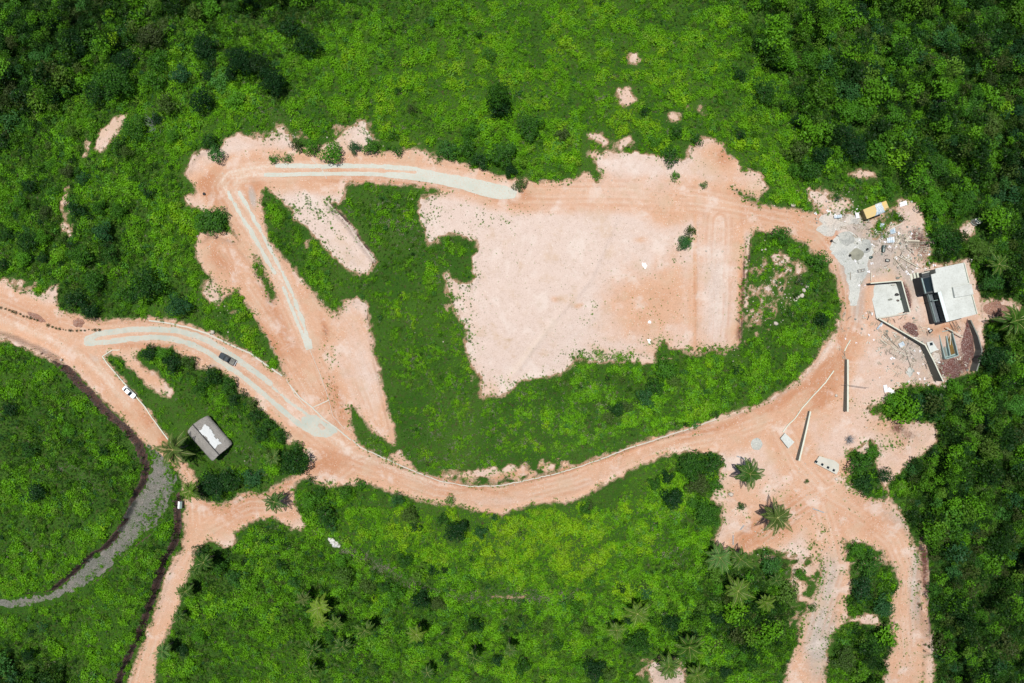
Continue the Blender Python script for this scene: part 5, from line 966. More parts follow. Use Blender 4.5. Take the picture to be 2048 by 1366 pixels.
# weeds growing on the bare earth
WEED = [(1560,960,60,40,0,.12),(1520,1060,70,24,-20,.22),(1640,1040,50,30,0,.18),(1760,1010,40,16,40,.25),(1830,1080,14,40,0,.4),(1700,960,30,30,0,.3),(1600,1090,40,12,0,.4),(1440,1000,14,50,0,.4),(320,970,26,60,10,.4),(290,1040,26,40,40,.4),(220,1120,50,10,-38,.5),(345,940,12,20,0,.6),(900,590,30,30,0,.3),(930,680,30,60,-10,.35),(870,420,26,30,0,.25),(1000,770,40,20,0,.4),(1090,745,40,14,0,.3),(1160,712,40,16,0,.5),(1250,712,60,14,0,.45),(1420,700,60,14,0,.5),(1000,430,60,24,0,.14),(1220,690,90,30,0,.14),(1340,640,40,60,0,.10),(1010,500,70,80,0,.06),(920,420,40,30,0,.2),(1650,1250,40,90,10,.42),(1820,1250,16,90,0,.3),(1660,1130,30,40,0,.35),(1560,1060,50,14,-20,.2),(1780,870,40,24,0,.3),(1720,800,40,14,0,.25),(1545,580,50,70,0,.35),(300,1030,14,60,40,.45),(180,1150,70,7,-35,.45),(60,1207,50,4,0,.4),(335,960,14,30,0,.3),(310,905,12,14,0,.6),(320,1050,18,30,30,.4),(650,440,46,10,45,.55),(620,405,34,9,48,.6),(700,500,30,9,45,.4),(905,600,12,40,0,.3),(860,440,10,50,0,.3),(1080,425,70,12,0,.12),(1270,600,60,50,0,.12),(1330,560,60,80,0,.10),(598,418,10,34,-48,.55),(640,470,8,50,-48,.35),(668,420,12,14,0,.6),(655,400,10,14,0,.5),(663,720,18,34,-15,.45),(655,690,20,20,0,.3),(660,790,16,30,-15,.5),(690,810,16,14,0,.5),(528,550,8,40,-25,.7),(430,590,26,30,0,.6),(455,600,16,30,0,.5),(480,620,12,12,0,.3),(925,520,24,30,0,.5),(935,605,22,30,0,.35),(945,660,14,40,0,.3),(975,745,24,14,0,.3),(1010,440,30,10,0,.25),(960,440,20,14,0,.3),(1175,625,18,30,25,.45),(1200,600,12,14,0,.3),(1365,490,26,14,-20,.7),(1380,470,10,20,0,.8),(1350,520,24,10,0,.3),(1490,560,10,80,4,.45),(1480,520,8,50,8,.3),(1180,705,40,14,0,.5),(1240,712,50,10,0,.4),(1320,688,30,16,0,.6),(1380,700,20,10,0,.5),(1430,698,30,8,0,.5),(1200,345,10,20,0,.5),(1190,320,12,12,0,.4),(1350,358,10,14,-20,.7),(1408,370,9,6,0,.8),(1470,375,10,12,0,.4),(1400,300,12,10,0,.3),(1375,300,10,16,0,.5),(1495,400,10,8,0,.5),(560,305,50,8,0,.5),(620,300,24,10,0,.7),(550,318,26,5,0,.8),(680,290,40,12,0,.4),(800,312,60,6,0,.3),(430,312,14,14,0,.4),(395,440,20,14,0,.3),(385,390,8,20,0,.4),(640,975,60,10,0,.4),(660,965,20,6,0,.4),(600,990,16,30,0,.4),(480,1000,60,10,-10,.3),(550,1045,30,10,0,.3),(720,965,60,6,10,.4),(880,1004,100,6,8,.4),(1330,905,80,6,-12,.3),(1400,865,24,5,-15,.6),(1450,930,12,30,0,.5),(1450,985,12,20,0,.3),(1482,1015,8,10,0,.8),(1490,1035,20,10,0,.3),(1540,985,40,10,0,.25),(1615,963,4,4,0,1),(1595,1010,12,4,0,.5),(1690,950,14,30,0,.5),(1745,840,30,14,0,.6),(1700,810,14,10,0,.3),(1760,810,20,10,0,.5),(1820,770,30,8,0,.5),(1630,1090,14,20,0,.5),(1645,1060,14,10,0,.4),(1700,1020,20,6,40,.4),(1625,1180,14,60,15,.4),(1600,1270,10,30,0,.4),(1660,1330,20,30,0,.3),(1830,1100,12,60,0,.3),(1800,1310,16,60,0,.3),(1760,470,30,8,0,.5),(1810,470,30,30,0,.2),(1790,545,30,5,15,.7),(1800,560,24,6,10,.4),(1690,410,40,14,0,.4),(1660,420,20,8,0,.3),(1790,890,40,10,-10,.5),(1750,910,10,20,0,.4),(100,585,30,12,0,.5),(50,578,30,8,0,.5),(340,650,40,4,5,.3),(330,790,10,10,0,.5),(600,900,12,30,-30,.3),(1380,1095,10,10,0,.5),(1230,200,20,12,0,.4),(785,925,24,8,25,.4),(1010,945,70,10,-6,.5),(1090,930,50,10,-10,.4),(555,272,14,14,0,.5),(715,262,14,10,0,.4),(1545,580,46,62,0,.5),(1500,365,16,12,0,.3),(1330,1330,40,14,0,.3),(1560,905,10,5,0,.3),(1590,905,4,8,0,.5),(1740,600,8,40,0,.2)]
def jgrid(sp, seed, xr=(-203, 203), yr=(-145, 145)):
    r_ = np.random.default_rng(seed); a = np.arange(xr[0], xr[1], sp); b = np.arange(yr[0], yr[1], sp); A, B = np.meshgrid(a, b)
    x = A.ravel()+r_.uniform(-.5, .5, A.size)*sp*.95; y = B.ravel()+r_.uniform(-.5, .5, A.size)*sp*.95
    z = hz(x, y); px, py = PXY(x, y, z); m = (px > -170) & (px < 2218) & (py > -170) & (py < 1536); return x[m], y[m], z[m], px[m], py[m], r_
slopeN = np.hypot(*np.gradient(HG[iy0:iy0+585, ix0:ix0+817], STEP))
def slope(x, y): return slopeN[np.clip(((y+146)/STEP).astype(int), 0, 584), np.clip(((x+204)/STEP).astype(int), 0, 816)]
NOGO = [[(650,1072),(668,1070),(690,1090),(690,1102),(668,1104),(652,1090)], [(1733,560),(1808,556),(1825,628),(1752,642)], [(1822,545),(1870,535),(1930,522),(1958,632),(1898,648),(1850,655),(1826,600)], [(1870,655),(1912,652),(1925,715),(1886,722)], [(380,838),(405,835),(462,885),(434,922),(372,870)], [(1718,440),(1728,410),(1775,396),(1788,412),(1745,438)]]
def nogo(px, py):
    m = np.zeros(px.shape, bool)
    for p in NOGO: m |= sdf(p, px, py, 2.0) < 0
    return m
def zone(px, py):
    F = np.clip(field(FOREST, px, py), 0, 1); S = np.clip(field(SHRUB, px, py), 0, 1); return F, S
# --- 1 undergrowth
x, y, z, px, py, r_ = jgrid(.64, 101); D = smp(DIRT, x, y); Gv = smp(GRVN, x, y); F_z, S_z = zone(px, py); LW = np.clip(field(LAWN, px, py), 0, 1); JT = np.clip(field(JTEX, px, py), 0, 1)
n8 = fbm(x/7, y/7, 51, 3); n3 = fbm(x/2.6, y/2.6, 52, 2); n30 = fbm(x/26, y/26, 53, 3); thin = np.clip(field(THIN, px, py), 0, 1); dry = np.clip(field(DRYF, px, py), 0, 1)
u = r_.uniform(0, 1, len(x)); on = (D > 0.15) & (Gv > 0.2) & (slope(x, y) < 1.0+1.2*(n3 > .47)) & (u > thin*1.05*ss(.30, .5, n3+thin*.25)) & (u*31 % 1 < .35+.65*ss(0, 2.2, D+1.2*(n3-.5))) & ~nogo(px, py)
tn = 0.60+field(TINTF, px, py)+(n8-.5)*1.2+(n30-.5)*.8+(n3-.5)*1.0-.12*S_z-.60*F_z
tn = tn+np.where(r_.uniform(0, 1, len(x)) < .06+.12*S_z, -.6, .0)+r_.normal(0, .15, len(x))
tn = np.where(JT > .3, tn*.85+.06+(n3-.5)*.6, tn)
sc_ = (0.42+1.25*ss(.3, .75, n3)*(.35+n8)+.35*S_z)*r_.uniform(.65, 1.35, len(x))*(1-.5*LW)*(1-.30*JT)
edge = ss(0.0, 3.6, np.minimum(D, Gv)); sc_ *= .42+.58*edge
isg = (u*997 % 1 < .25+.6*LW+.35*JT); isdry = (r_.uniform(0, 1, len(x)) < dry*.85+.06*JT*(n8 > .5)+.035)
A = on & ~isg & ~isdry; scatter("undergrowth", np.c_[x, y, z][A], sc_[A], tn[A], weedP, 1, kind="stuff", label="low leafy green undergrowth covering the hillsides", cat="undergrowth")
A = on & isg & ~isdry; scatter("grass", np.c_[x, y, z][A], sc_[A]*1.05, tn[A]+.05, grassP, 2, kind="stuff", label="green grass between the leafy plants and on the lawn", cat="grass")
dryP = [proto("dry_clump", 25+i, rl(45+i, 3, .5, .36, .15), 18, .30, .05, M['dryleaf'], 0.0) for i in range(2)]
A = on & isdry; scatter("dry_brush", np.c_[x, y, z][A], sc_[A]*.95, tn[A], dryP, 3, kind="stuff", label="grey brown dry brush among the green growth", cat="dry brush")
# --- 2 weeds on bare earth
x, y, z, px, py, r_ = jgrid(.5, 102); D = np.minimum(smp(DIRT, x, y), smp(GRVN, x, y)); W_ = np.clip(field(WEED, px, py), 0, 1); n2 = fbm(x/1.8, y/1.8, 61, 3); u = r_.uniform(0, 1, len(x)); inC = inpoly(CLEAR, px, py) | inpoly(YARD, px, py)
prob = W_*ss(.38, .58, n2+W_*.15)+.62*ss(-2.6, 0.2, D)**1.5*ss(.34, .56, n2)+.05*inC*ss(.42, .62, fbm(x/9, y/9, 62))+.006
A = (D < .15) & (u < prob) & ~nogo(px, py); scatter("weeds", np.c_[x, y, z+.01][A], ((.17+.24*ss(-2, 0, D)+.50*W_*n2*1.6)*r_.uniform(.6, 1.3, len(x)))[A], (.48+(n2-.5)*.9)[A], weedP+grassP, 4, kind="stuff", label="small scattered green weeds growing on the bare pink earth", cat="weeds")
# --- 3 shrubs
x, y, z, px, py, r_ = jgrid(1.9, 103); D = np.minimum(smp(DIRT, x, y), smp(GRVN, x, y)); F_z, S_z = zone(px, py); n = fbm(x/9, y/9, 71, 3); n30 = fbm(x/26, y/26, 53, 3); LW = np.clip(field(LAWN, px, py), 0, 1); u = r_.uniform(0, 1, len(x)); thin = field(THIN, px, py)
prob = np.clip((.04+1.1*S_z*ss(.38, .6, n)+.5*F_z)*(1-LW)*(1-thin)*(1-np.clip(1.5*field(DRYF, px, py), 0, 1)), 0, 1)
A = (D > .9) & (u < prob) & ~nogo(px, py); scatter("shrubbery", np.c_[x, y, z][A], ((.7+.7*n*S_z+.3*u)*r_.uniform(.8, 1.35, len(x)))[A], (.50+field(TINTF, px, py)+(n-.5)*.9+(n30-.5)*.6+r_.normal(0, .28, len(x)))[A], shrubP, 5, kind="stuff", label="green shrubs growing together into one rough mass", cat="shrubbery")
# --- 4 woodland canopy
x, y, z, px, py, r_ = jgrid(2.6, 104); D = np.minimum(smp(DIRT, x, y), smp(GRVN, x, y)); F_z, S_z = zone(px, py); n = fbm(x/10, y/10, 81, 3); n5 = fbm(x/4.5, y/4.5, 82, 2); u = r_.uniform(0, 1, len(x))
A = (D > 1.6) & (u < ss(.35, .8, F_z)*ss(.36, .50, n5)*.95) & ~nogo(px, py)
hh = (.6+8.5*ss(.35, .8, n)*F_z)*r_.uniform(.8, 1.2, len(x))*ss(1.0, 6.0, D)
scatter("woodland", np.c_[x, y, z+hh][A], (r_.uniform(.7, 1.25, len(x))*(1+.6*(n5 > .62)))[A], (.36+field(TINTF, px, py)*.8+(n-.5)*.5+r_.normal(0, .40, len(x)))[A], canopyP, 6, kind="stuff", label="dense woodland canopy reading as one green mass", cat="woodland")
# --- stones
x, y, z, px, py, r_ = jgrid(.8, 105); D = smp(DIRT, x, y); n = fbm(x/5, y/5, 91, 3); u = r_.uniform(0, 1, len(x))
STN = [(1680,425,60,34,0,.6),(1800,500,60,50,0,.2),(1810,700,70,50,20,.18),(1870,720,24,24,0,.4),(1830,760,60,20,0,.25),(1545,580,50,70,0,.5),(1520,1080,70,24,-10,.35),(1110,375,40,14,0,.12),(1215,350,14,30,0,.25),(870,560,30,140,0,.03),(560,270,60,20,0,.25),(700,265,40,24,0,.25),(850,318,50,10,5,.25),(450,600,24,30,0,.35),(440,490,30,20,0,.15),(700,615,24,16,0,.5),(1630,1230,30,120,15,.12),(1700,980,60,30,30,.12),(1780,740,60,40,0,.15),(1790,690,50,24,30,.2),(1660,440,30,24,0,.7),(1705,440,30,14,0,.7),(1680,405,30,20,0,.35),(1800,480,50,40,0,.12),(1140,735,60,14,0,.15),(1010,960,80,14,0,.12),(1480,700,30,20,0,.1),(480,900,40,30,0,.02),(1350,1320,40,16,0,.3),(1740,820,50,30,0,.08),(1880,730,30,20,0,.15),(1620,980,60,50,0,.06),(620,640,40,100,-20,.02),(900,430,60,40,0,.05),(940,600,30,80,0,.06),(1640,750,40,40,0,.08),(490,880,30,20,0,.04),(1100,345,30,14,0,.06)]
pr = field(STN, px, py)+.012*(D < 0)*(n > .5)+.05*(np.abs(D) < .8)*(n > .55)
A = (u < pr) & (smp(GRVN, x, y) > .5) & ~nogo(px, py); scatter("stones", np.c_[x, y, z+.03][A], (.16+.38*r_.uniform(0, 1, len(x))**3.5)[A], x[A]*0, stoneP, 7, kind="stuff", label="loose pale stones strewn over the earth", cat="stones")
def bits(seed, m, d):
    r_ = random.Random(seed); b = MB()
    for i in range(3): b.box((r_.uniform(-.4, .4), r_.uniform(-.4, .4), .06+.05*i), (d[0]*r_.uniform(.6, 1.2), d[1]*r_.uniform(.7, 1.3), d[2]), r_.uniform(0, 3.1))
    return b.mesh("debris_bits", M[m])
bitP = [bits(1, 'woodpale', (1.5, .12, .05)), bits(2, 'wood', (1.8, .09, .05)), bits(3, 'conc', (.45, .3, .2)), bits(4, 'wood', (1.1, .25, .04)), bits(5, 'steel', (1.3, .05, .04)), bits(6, 'bag', (.35, .3, .08)), bits(7, 'wallgrey', (.5, .3, .15))]
DEB = [(1700,445,36,20,0,.3),(1790,470,60,30,0,.12),(1790,690,70,30,30,.10),(1840,740,50,30,0,.10),(1860,550,30,10,0,.3),(1690,430,40,16,0,.2),(1800,500,60,50,0,.08),(1820,700,60,50,0,.07),(1670,410,30,16,0,.1),(1800,485,40,26,0,.30),(1820,525,26,20,20,.40),(1760,470,26,16,0,.2),(1790,425,40,16,-20,.10),(1775,625,40,8,-8,.5),(1805,575,10,30,0,.12),(1830,680,26,14,30,.25),(1800,695,34,22,35,.22),(1870,715,14,16,0,.5),(1845,655,16,12,0,.35),(1705,440,16,14,0,.5),(1660,450,24,20,0,.25),(1890,730,26,16,0,.2),(1925,715,12,16,0,.25),(1780,745,40,20,0,.08),(1745,500,20,30,0,.10),(1730,560,14,10,0,.3),(1900,655,40,10,0,.15),(1690,690,16,30,30,.1),(1760,660,20,14,0,.12),(1840,600,10,40,0,.05),(1860,760,30,10,0,.15),(1950,535,16,30,0,.12)]
x, y, z, px, py, r_ = jgrid(.9, 106, (60, 150), (-40, 60)); u = r_.uniform(0, 1, len(x)); A = (u < 2.0*field(DEB, px, py)) & (smp(DIRT, x, y) < 1.5) & ~nogo(px, py)
scatter("building_rubbish", np.c_[x, y, z+.03][A], r_.uniform(.5, 1.25, len(x))[A], x[A]*0, bitP, 9, kind="stuff", label="loose wood, block and plastic rubbish strewn over the building plot", cat="rubbish")
# ------------------------------------------------------------------ single trees and bushes
def crown_lobes(seed, Rr, hgt, n, lr):
    r_ = random.Random(seed); out = []
    for i in range(n):
        a = 2.399*i+r_.uniform(-.4, .4); d = Rr*.76*math.sqrt((i+.2)/n)*r_.uniform(.75, 1.3); q_ = lr*r_.uniform(.55, 1.3)
        out.append((d*math.cos(a), d*math.sin(a), hgt*.72-(d/Rr)**2*hgt*.30+r_.uniform(-.12, .12)*hgt, q_, .78))
    return out
TP = {}
for k, (Rr, hh_, n, lr, cnt, L, W, dn) in dict(s=(1.5, 2.2, 7, .72, 3, .34, .22, 15), m=(2.8, 4.2, 11, 1.15, 4, .40, .27, 13), l=(4.6, 7.0, 17, 1.55, 4, .46, .31, 11)).items():
    TP[k] = [(proto("crown", 200+i*7+len(k)*3+int(Rr*10), crown_lobes(300+i*5+int(Rr*7), Rr, hh_, n, lr), dn, L, W, M['treeleaf'], -.3), Rr, hh_) for i in range(cnt)]
def trunk_mesh(seed, hgt, r0, sp):
    r_ = random.Random(seed); b = MB(); top = hgt*.45; b.tube([(0, 0, -.8), (.05, 0, top*.5), (.0, .08, top)], [r0, r0*.8, r0*.6], 8)
    for i in range(5):
        a = i*1.256+r_.uniform(-.3, .3); b.tube([(0, .05, top*.9), (sp*.3*math.cos(a), sp*.3*math.sin(a), hgt*.6), (sp*.55*math.cos(a), sp*.55*math.sin(a), hgt*.78)], [r0*.5, r0*.3, r0*.1], 6)
    return b.mesh("trunk", M['bark'])
TT = {k: trunk_mesh(5, v[0][2], {'s': .07, 'm': .13, 'l': .22}[k], v[0][1]) for k, v in TP.items()}
trr = random.Random(99); tree_pts = []
def tree(px, py, rpx, tint, label, name="broadleaf_tree", cat="tree", group=None, tall=1.0):
    rad = rpx*K*(CAMH+10); k = 's' if rad < 2.0 else ('m' if rad < 3.7 else 'l'); me, Rr, hh_ = TP[k][trr.randrange(len(TP[k]))]; s = rad/Rr*1.02
    x, y, z = T(px, py, hh_*s*.6*tall); z -= hh_*s*.6*tall; root = empty(name, (x, y, z), trr.uniform(0, 6.28), label=label, cat=cat, group=group)
    c = obj("crown", me, root, scale=(s, s, s*tall)); c["tint"] = tint+.26; obj("trunk", TT[k], root, scale=(s, s, s*tall)); tree_pts.append((px, py, rpx)); return root
B = "bush"; TL_ = [
 (1000,190,25,-.10,"tall dark tree standing alone in the upper meadow, above the concrete track end","tree",1.5),(998,215,22,-.05,"lower dark half of the tall lone tree pair in the upper meadow","tree",1.2),(1058,253,27,.05,"broad dark bush just right below the tall lone tree","bush",.8),(1125,268,15,.05,"small round dark bush right of the broad one in the upper meadow",B,.9),
 (1005,308,28,.0,"large dark bush between the track end and the upper meadow",B,.8),(1020,340,14,-.15,"bluish small bush touching the end of the upper concrete track",B,1),(940,262,16,-.12,"dark bluish bush upper left of the large dark bush",B,1),(932,295,20,.0,"dark bush left of the large dark bush",B,.9),(893,300,20,.12,"mid green bush above the upper track, left of the dark ones",B,.8),(1040,368,14,.25,"bright low bush at the right side of the track end",B,.7),(960,322,18,.1,"green bush directly above the upper track near its end",B,.8),
 (957,70,9,-.2,"small dark cone-like bush in the meadow near the top edge",B,1.4),(862,42,11,-.05,"small dark bush left of the cone-like one near the top edge",B,1),(785,270,11,-.25,"dark bluish bush on the rocky bank above the upper track",B,1.1),(822,216,10,-.05,"small dark bush alone in the grass above the rocky bank",B,1),(1093,50,11,-.05,"small dark bush right of the meadow centre near the top edge",B,1),(795,180,8,-.05,"tiny dark bush in the middle of the upper left meadow",B,1),(978,108,14,.1,"low green bush below the cone-like one",B,.7),
 (1480,268,12,-.15,"dark bluish bush above the right end of the clearing",B,1),(1352,262,14,-.05,"dark bush in the grass above the clearing",B,.9),(1290,222,11,-.1,"dark bush right of the larger bare spot in the upper meadow",B,.9),(1310,285,14,.05,"green bush close above the clearing edge",B,.8),(1395,280,12,.05,"green bush between two orange bare spots",B,.8),(1340,312,18,.12,"green bush leaning over the upper clearing edge",B,.7),(1640,310,20,-.12,"dark blue green tree upper right of the road bend","tree",1.2),(1480,150,15,-.05,"dark tree at the wood margin in the upper meadow","tree",1),(1468,135,12,-.15,"dark bush beside the wood margin tree",B,1),(1800,105,33,.55,"large yellow green tree in the upper right wood","tree",1.1),(1548,80,28,.35,"bright green tree where the upper right wood begins","tree",1),
 (592,290,13,-.2,"dark bush left of the pair above the left end of the upper track",B,1),(622,294,15,.05,"glossy green bush right of the dark one above the upper track",B,1),(665,308,23,.12,"wide rounded green bush touching the upper track",B,.8),(708,295,14,.1,"green bush right of the wide rounded one",B,.8),(742,292,18,.1,"loose green bush on the bank above the track",B,.8),(775,293,8,.2,"tiny bright bush on the bank above the track",B,.8),(795,302,12,.12,"small green bush at the right end of the bank row",B,.8),(548,318,11,.1,"low bush at the western tip of the upper track",B,.6),(575,318,11,.0,"low dark bush beside the western tip of the upper track",B,.5),
 (432,308,17,.6,"yellowish tuft bush on the top left corner of the bare turning place",B,1.1),(418,282,18,.15,"green bush above the yellowish tuft",B,.9),(300,388,13,-.25,"bluish leaved young tree with a dark gap beside it, left of the turning place","tree",1.3),(357,612,25,-.22,"big dark round tree above the lower track","tree",1),(232,168,38,-.18,"very large dark spreading tree in the upper left growth","tree",1),(422,128,13,-.2,"bluish dark bush in the upper left growth",B,1.1),(440,162,22,.5,"yellow green flowering bush below the bluish one",B,.8),(470,200,20,.42,"second yellow green bush, lower and to the right of the flowering one",B,.8),
 (190,560,22,-.2,"dark rounded tree over the young shrub row, right one","tree",1),(150,600,22,-.1,"dark rounded tree over the young shrub row, left one","tree",1),(180,625,18,-.25,"blue green bush at the road edge above the brown earth pile",B,1),(135,345,14,-.3,"very dark round bush in the left growth",B,1),(160,510,26,-.18,"dark tree with a deep shadow in the left growth","tree",1),(205,465,22,-.15,"dark bush cluster in the centre of the left growth",B,1),(100,330,14,.55,"bright yellow green bush in the left growth",B,.8),(178,328,11,.6,"bright yellow green shrub by the narrow footpath",B,.8),(190,335,9,.5,"small yellow green shrub right of the footpath one",B,.8),(55,480,26,-.2,"large dark bush near the left edge",B,.9),(85,515,14,-.25,"round spiky dark bush above the left road",B,1),(5,530,14,-.3,"dark bush cut by the left edge above the road",B,1),(290,570,34,-.1,"broad dark tree left of the big round one","tree",1),(250,590,20,.0,"green bush below the broad dark tree",B,.9),(420,445,32,.2,"wide fresh green bush lobe between the turning place and the old clearing",B,.6),(440,440,18,.1,"fresh green bush at the right end of the lobe",B,.6),
 (298,706,18,-.05,"first bush of the garden hedge, at its left end",B,.8),(330,708,16,.05,"second bush of the garden hedge",B,.9),(345,725,22,-.05,"large dark bush of the garden hedge",B,.9),(375,725,17,-.1,"dark hedge bush below the lower track bend",B,.9),(422,752,20,-.1,"tall hedge tree beside the pickup","tree",1),(400,775,16,-.15,"dark hedge tree behind the one beside the pickup","tree",1),(457,770,18,.0,"olive hedge bush between the pickup and the hut",B,.9),(468,800,14,-.12,"bluish leaved hedge bush behind the pickup",B,.9),(487,788,10,-.2,"dark small hedge bush at the track edge",B,1),(505,808,13,.05,"light hedge bush at the track edge",B,.9),(512,832,16,-.15,"blue green hedge bush right of the hut",B,.9),(535,850,16,.0,"glossy hedge bush nearest the end of the lower track",B,.9),(520,868,18,.1,"wide hedge bush upper left of the big round tree",B,.8),(560,872,16,.0,"hedge bush with ragged shadow on the road",B,.9),(590,922,32,-.08,"big round dark tree at the corner of the junction","tree",1),(592,895,14,.15,"light green bush on top of the big round junction tree",B,.8),
 (430,970,30,-.22,"dull dark tree overhanging the dirt between the two left palms","tree",.8),(460,960,26,-.2,"dark tree below the thatched hut","tree",.8),(408,985,18,-.1,"low dark bush beside the lower left palm",B,.8),(505,955,22,.1,"green bush on the garden's lower corner",B,.7),
 (620,1000,20,.0,"green bush opposite the big round junction tree, left of three",B,.9),(650,1030,22,-.05,"green bush south of the junction, middle of three",B,.9),(660,1050,13,-.12,"dark bush just above the white lime heap",B,.9),(692,985,16,-.05,"tall bush on the road edge south of the junction",B,1),(640,985,14,.0,"bush between the small palm and the road",B,.9),(620,960,12,.1,"small bush on the dirt wedge by the junction",B,.8),(720,970,13,.1,"low bush on the lower road edge right of the junction",B,.7),
 (795,1000,14,-.2,"dark tree at the lower road edge, upper of a pair","tree",1.1),(818,1028,18,-.22,"dark glossy tree below the curved road, lower of a pair","tree",1.1),(830,1055,12,-.2,"blue green bush under the pair of dark trees",B,1),(912,1062,27,-.2,"large dark glossy tree in the bright meadow below the curved road","tree",1.1),(960,1065,15,-.05,"dark bush right of the large glossy tree",B,.9),(885,1040,14,-.1,"dark bush left above the large glossy tree",B,.9),(990,1035,8,-.2,"tiny dark bush just under the curved road",B,1),(1170,1018,14,-.15,"dark bush right of the bright meadow edge",B,.9),(1178,1010,10,-.1,"small dark bush on the road edge of the meadow",B,.8),(1040,1065,10,-.05,"small bush in the centre of the bright meadow",B,.9),(945,1118,9,-.15,"tiny dark round bush in the bright meadow",B,1),
 (1385,930,28,-.12,"dark bush, upper left of the tight group by the dirt crossing",B,.9),(1422,930,24,-.12,"dark bush, upper right of the tight group by the dirt crossing",B,.9),(1395,965,26,-.08,"dark bush, lower left of the tight group by the dirt crossing",B,.9),(1430,970,16,.0,"leafy bush, lower right of the tight group by the dirt crossing",B,.8),(1335,955,15,-.3,"blue grey bush left of the tight group",B,1),(1310,968,15,-.15,"dark bush at the left end of the tight group",B,.9),(1345,1000,22,-.2,"dark spreading bush below the blue grey one",B,.9),(1415,1025,28,.1,"broad green bush at the left edge of the dirt fan",B,.8),(1385,1005,14,.0,"small green bush above the broad one",B,.8),
 (1215,835,14,-.15,"blue green bush, lower left in the green belt inside the road curve",B,.9),(1235,820,15,-.15,"blue green bush beside the lower left one in the green belt",B,.9),(1255,812,14,-.1,"third blue green bush of the row in the green belt",B,.9),(1292,795,18,-.12,"larger dark bush in the green belt",B,1),(1310,772,18,-.1,"dark bush above the larger one in the green belt",B,.9),(1330,740,22,.05,"green tree near the lower edge of the clearing","tree",.9),(1345,760,14,-.05,"dark bush below the tree near the clearing edge",B,.9),(1430,828,10,-.1,"small dark bush beside the inner road edge",B,.9),(1392,850,9,.35,"bright yellow green shrub on the inner road edge",B,.8),(1475,740,11,-.25,"dark narrow bush under the long pink terrace",B,1.1),(1168,822,9,-.15,"small dark bush in the middle of the inner meadow",B,.9),(1643,640,15,-.25,"dark round bush in the right part of the green oval",B,1.1),(1600,560,10,-.05,"small bush above the white boulders",B,.8),(1560,470,20,.0,"bushy growth at the top of the green oval",B,.7),(1640,520,20,-.02,"bushy growth along the road side of the green oval",B,.7),
 (1380,462,12,-.1,"dark green shrub on the bare clearing, upper of a pair",B,.9),(1370,486,14,-.05,"dusty green shrub on the bare clearing, lower of a pair",B,.6),(1350,352,10,.15,"small weedy shrub in the upper clearing",B,.6),(1408,370,8,.1,"tiny green shrub in the upper clearing",B,.6),(1483,1012,9,-.1,"small round shrub on the dirt left of the middle palm",B,.7),(1614,963,5,-.2,"tiny dark round shrub below the cistern with four hatches",B,.9),(1675,395,7,-.2,"small dark bush in the rubbish strewn grass",B,.9),(1600,395,7,-.25,"small dark bush above the road bend",B,.9),
 (1720,930,24,.0,"leafy bush left in the green clump east of the cistern",B,.8),(1730,965,22,-.05,"leafy bush at the lower end of the green clump east of the cistern",B,.8),(1745,905,16,-.05,"ragged bush at the top of the green clump east of the cistern",B,.7),(1768,950,18,.0,"bush at the right of the green clump east of the cistern",B,.8),(1825,810,26,.0,"green tree below the white plastic panels","tree",.9),(1870,800,26,-.02,"green tree at the foot of the angled wall","tree",1),(1790,805,20,.05,"bush at the forest tip next to the white plastic panels",B,.8),
 (1275,1285,28,-.28,"large dark blue green tree beside the lower palms","tree",1),(1345,1245,20,-.1,"dark tree between the lower palms","tree",1),(1115,1290,14,-.3,"blue grey bush at the lower edge of the meadow",B,1),(1188,1340,26,-.25,"dark tree cluster at the bottom edge, left of the palms","tree",.9),(1045,1335,20,-.25,"dark tree at the bottom edge","tree",1),(560,1125,10,-.25,"small dark round tree in the lower left growth","tree",1.1),(535,1080,12,-.2,"dark bush below the small dirt branch",B,1),(588,1165,14,-.2,"dark bush in the growth below the lime heap",B,1),(690,1150,22,-.15,"blue green tree below the lime heap","tree",1),(790,1190,22,-.05,"round green tree under the dry strip","tree",1),(840,1200,24,-.2,"dark glossy tree under the dry strip, right of the round one","tree",1),(875,1205,16,-.2,"dark tree at the end of the row under the dry strip","tree",1),(735,1170,18,.05,"green tree left of the round one under the dry strip","tree",1),(795,1258,10,-.2,"small dark tree between two lower palms","tree",1.2),
 (205,902,12,-.25,"dark round bush with a hollow shadow in the left field",B,1.1),(135,862,14,.25,"bright leaved shrub in the left field",B,.8),(60,900,18,-.15,"dark bush group in the left field",B,.8),(20,818,16,-.2,"dark bush near the left edge of the field",B,.9),(75,985,20,-.15,"dark bush in the lower left field",B,.8),(60,1266,10,-.3,"blue grey bush in the lowest left field",B,.9),(85,1255,12,-.3,"very dark bush in the lowest left field",B,1),(400,1105,18,.0,"bush behind the left road palms",B,.8),(365,1300,16,-.1,"dark bush right of the left road near the bottom",B,.9),(900,1000,12,.1,"low bush under the curved road",B,.7),
 (1900,490,24,.1,"fresh green tree above the concrete house, left","tree",1),(1985,560,28,-.05,"dark tree right of the concrete house","tree",1),(1960,500,26,-.05,"dark tree above the concrete house, right","tree",1),(1880,470,22,.2,"bright tree between the yard and the well head","tree",.9),(1925,410,26,-.15,"dark tree just above the well head","tree",1),(1845,360,24,.25,"light green tree above the yellow truck, right","tree",1),(1850,300,24,.0,"green tree high above the yellow truck","tree",1),(1990,720,30,-.05,"dark tree behind the curved retaining wall","tree",1),(1990,800,30,.0,"leafy tree in the right wood below the curved retaining wall","tree",1),
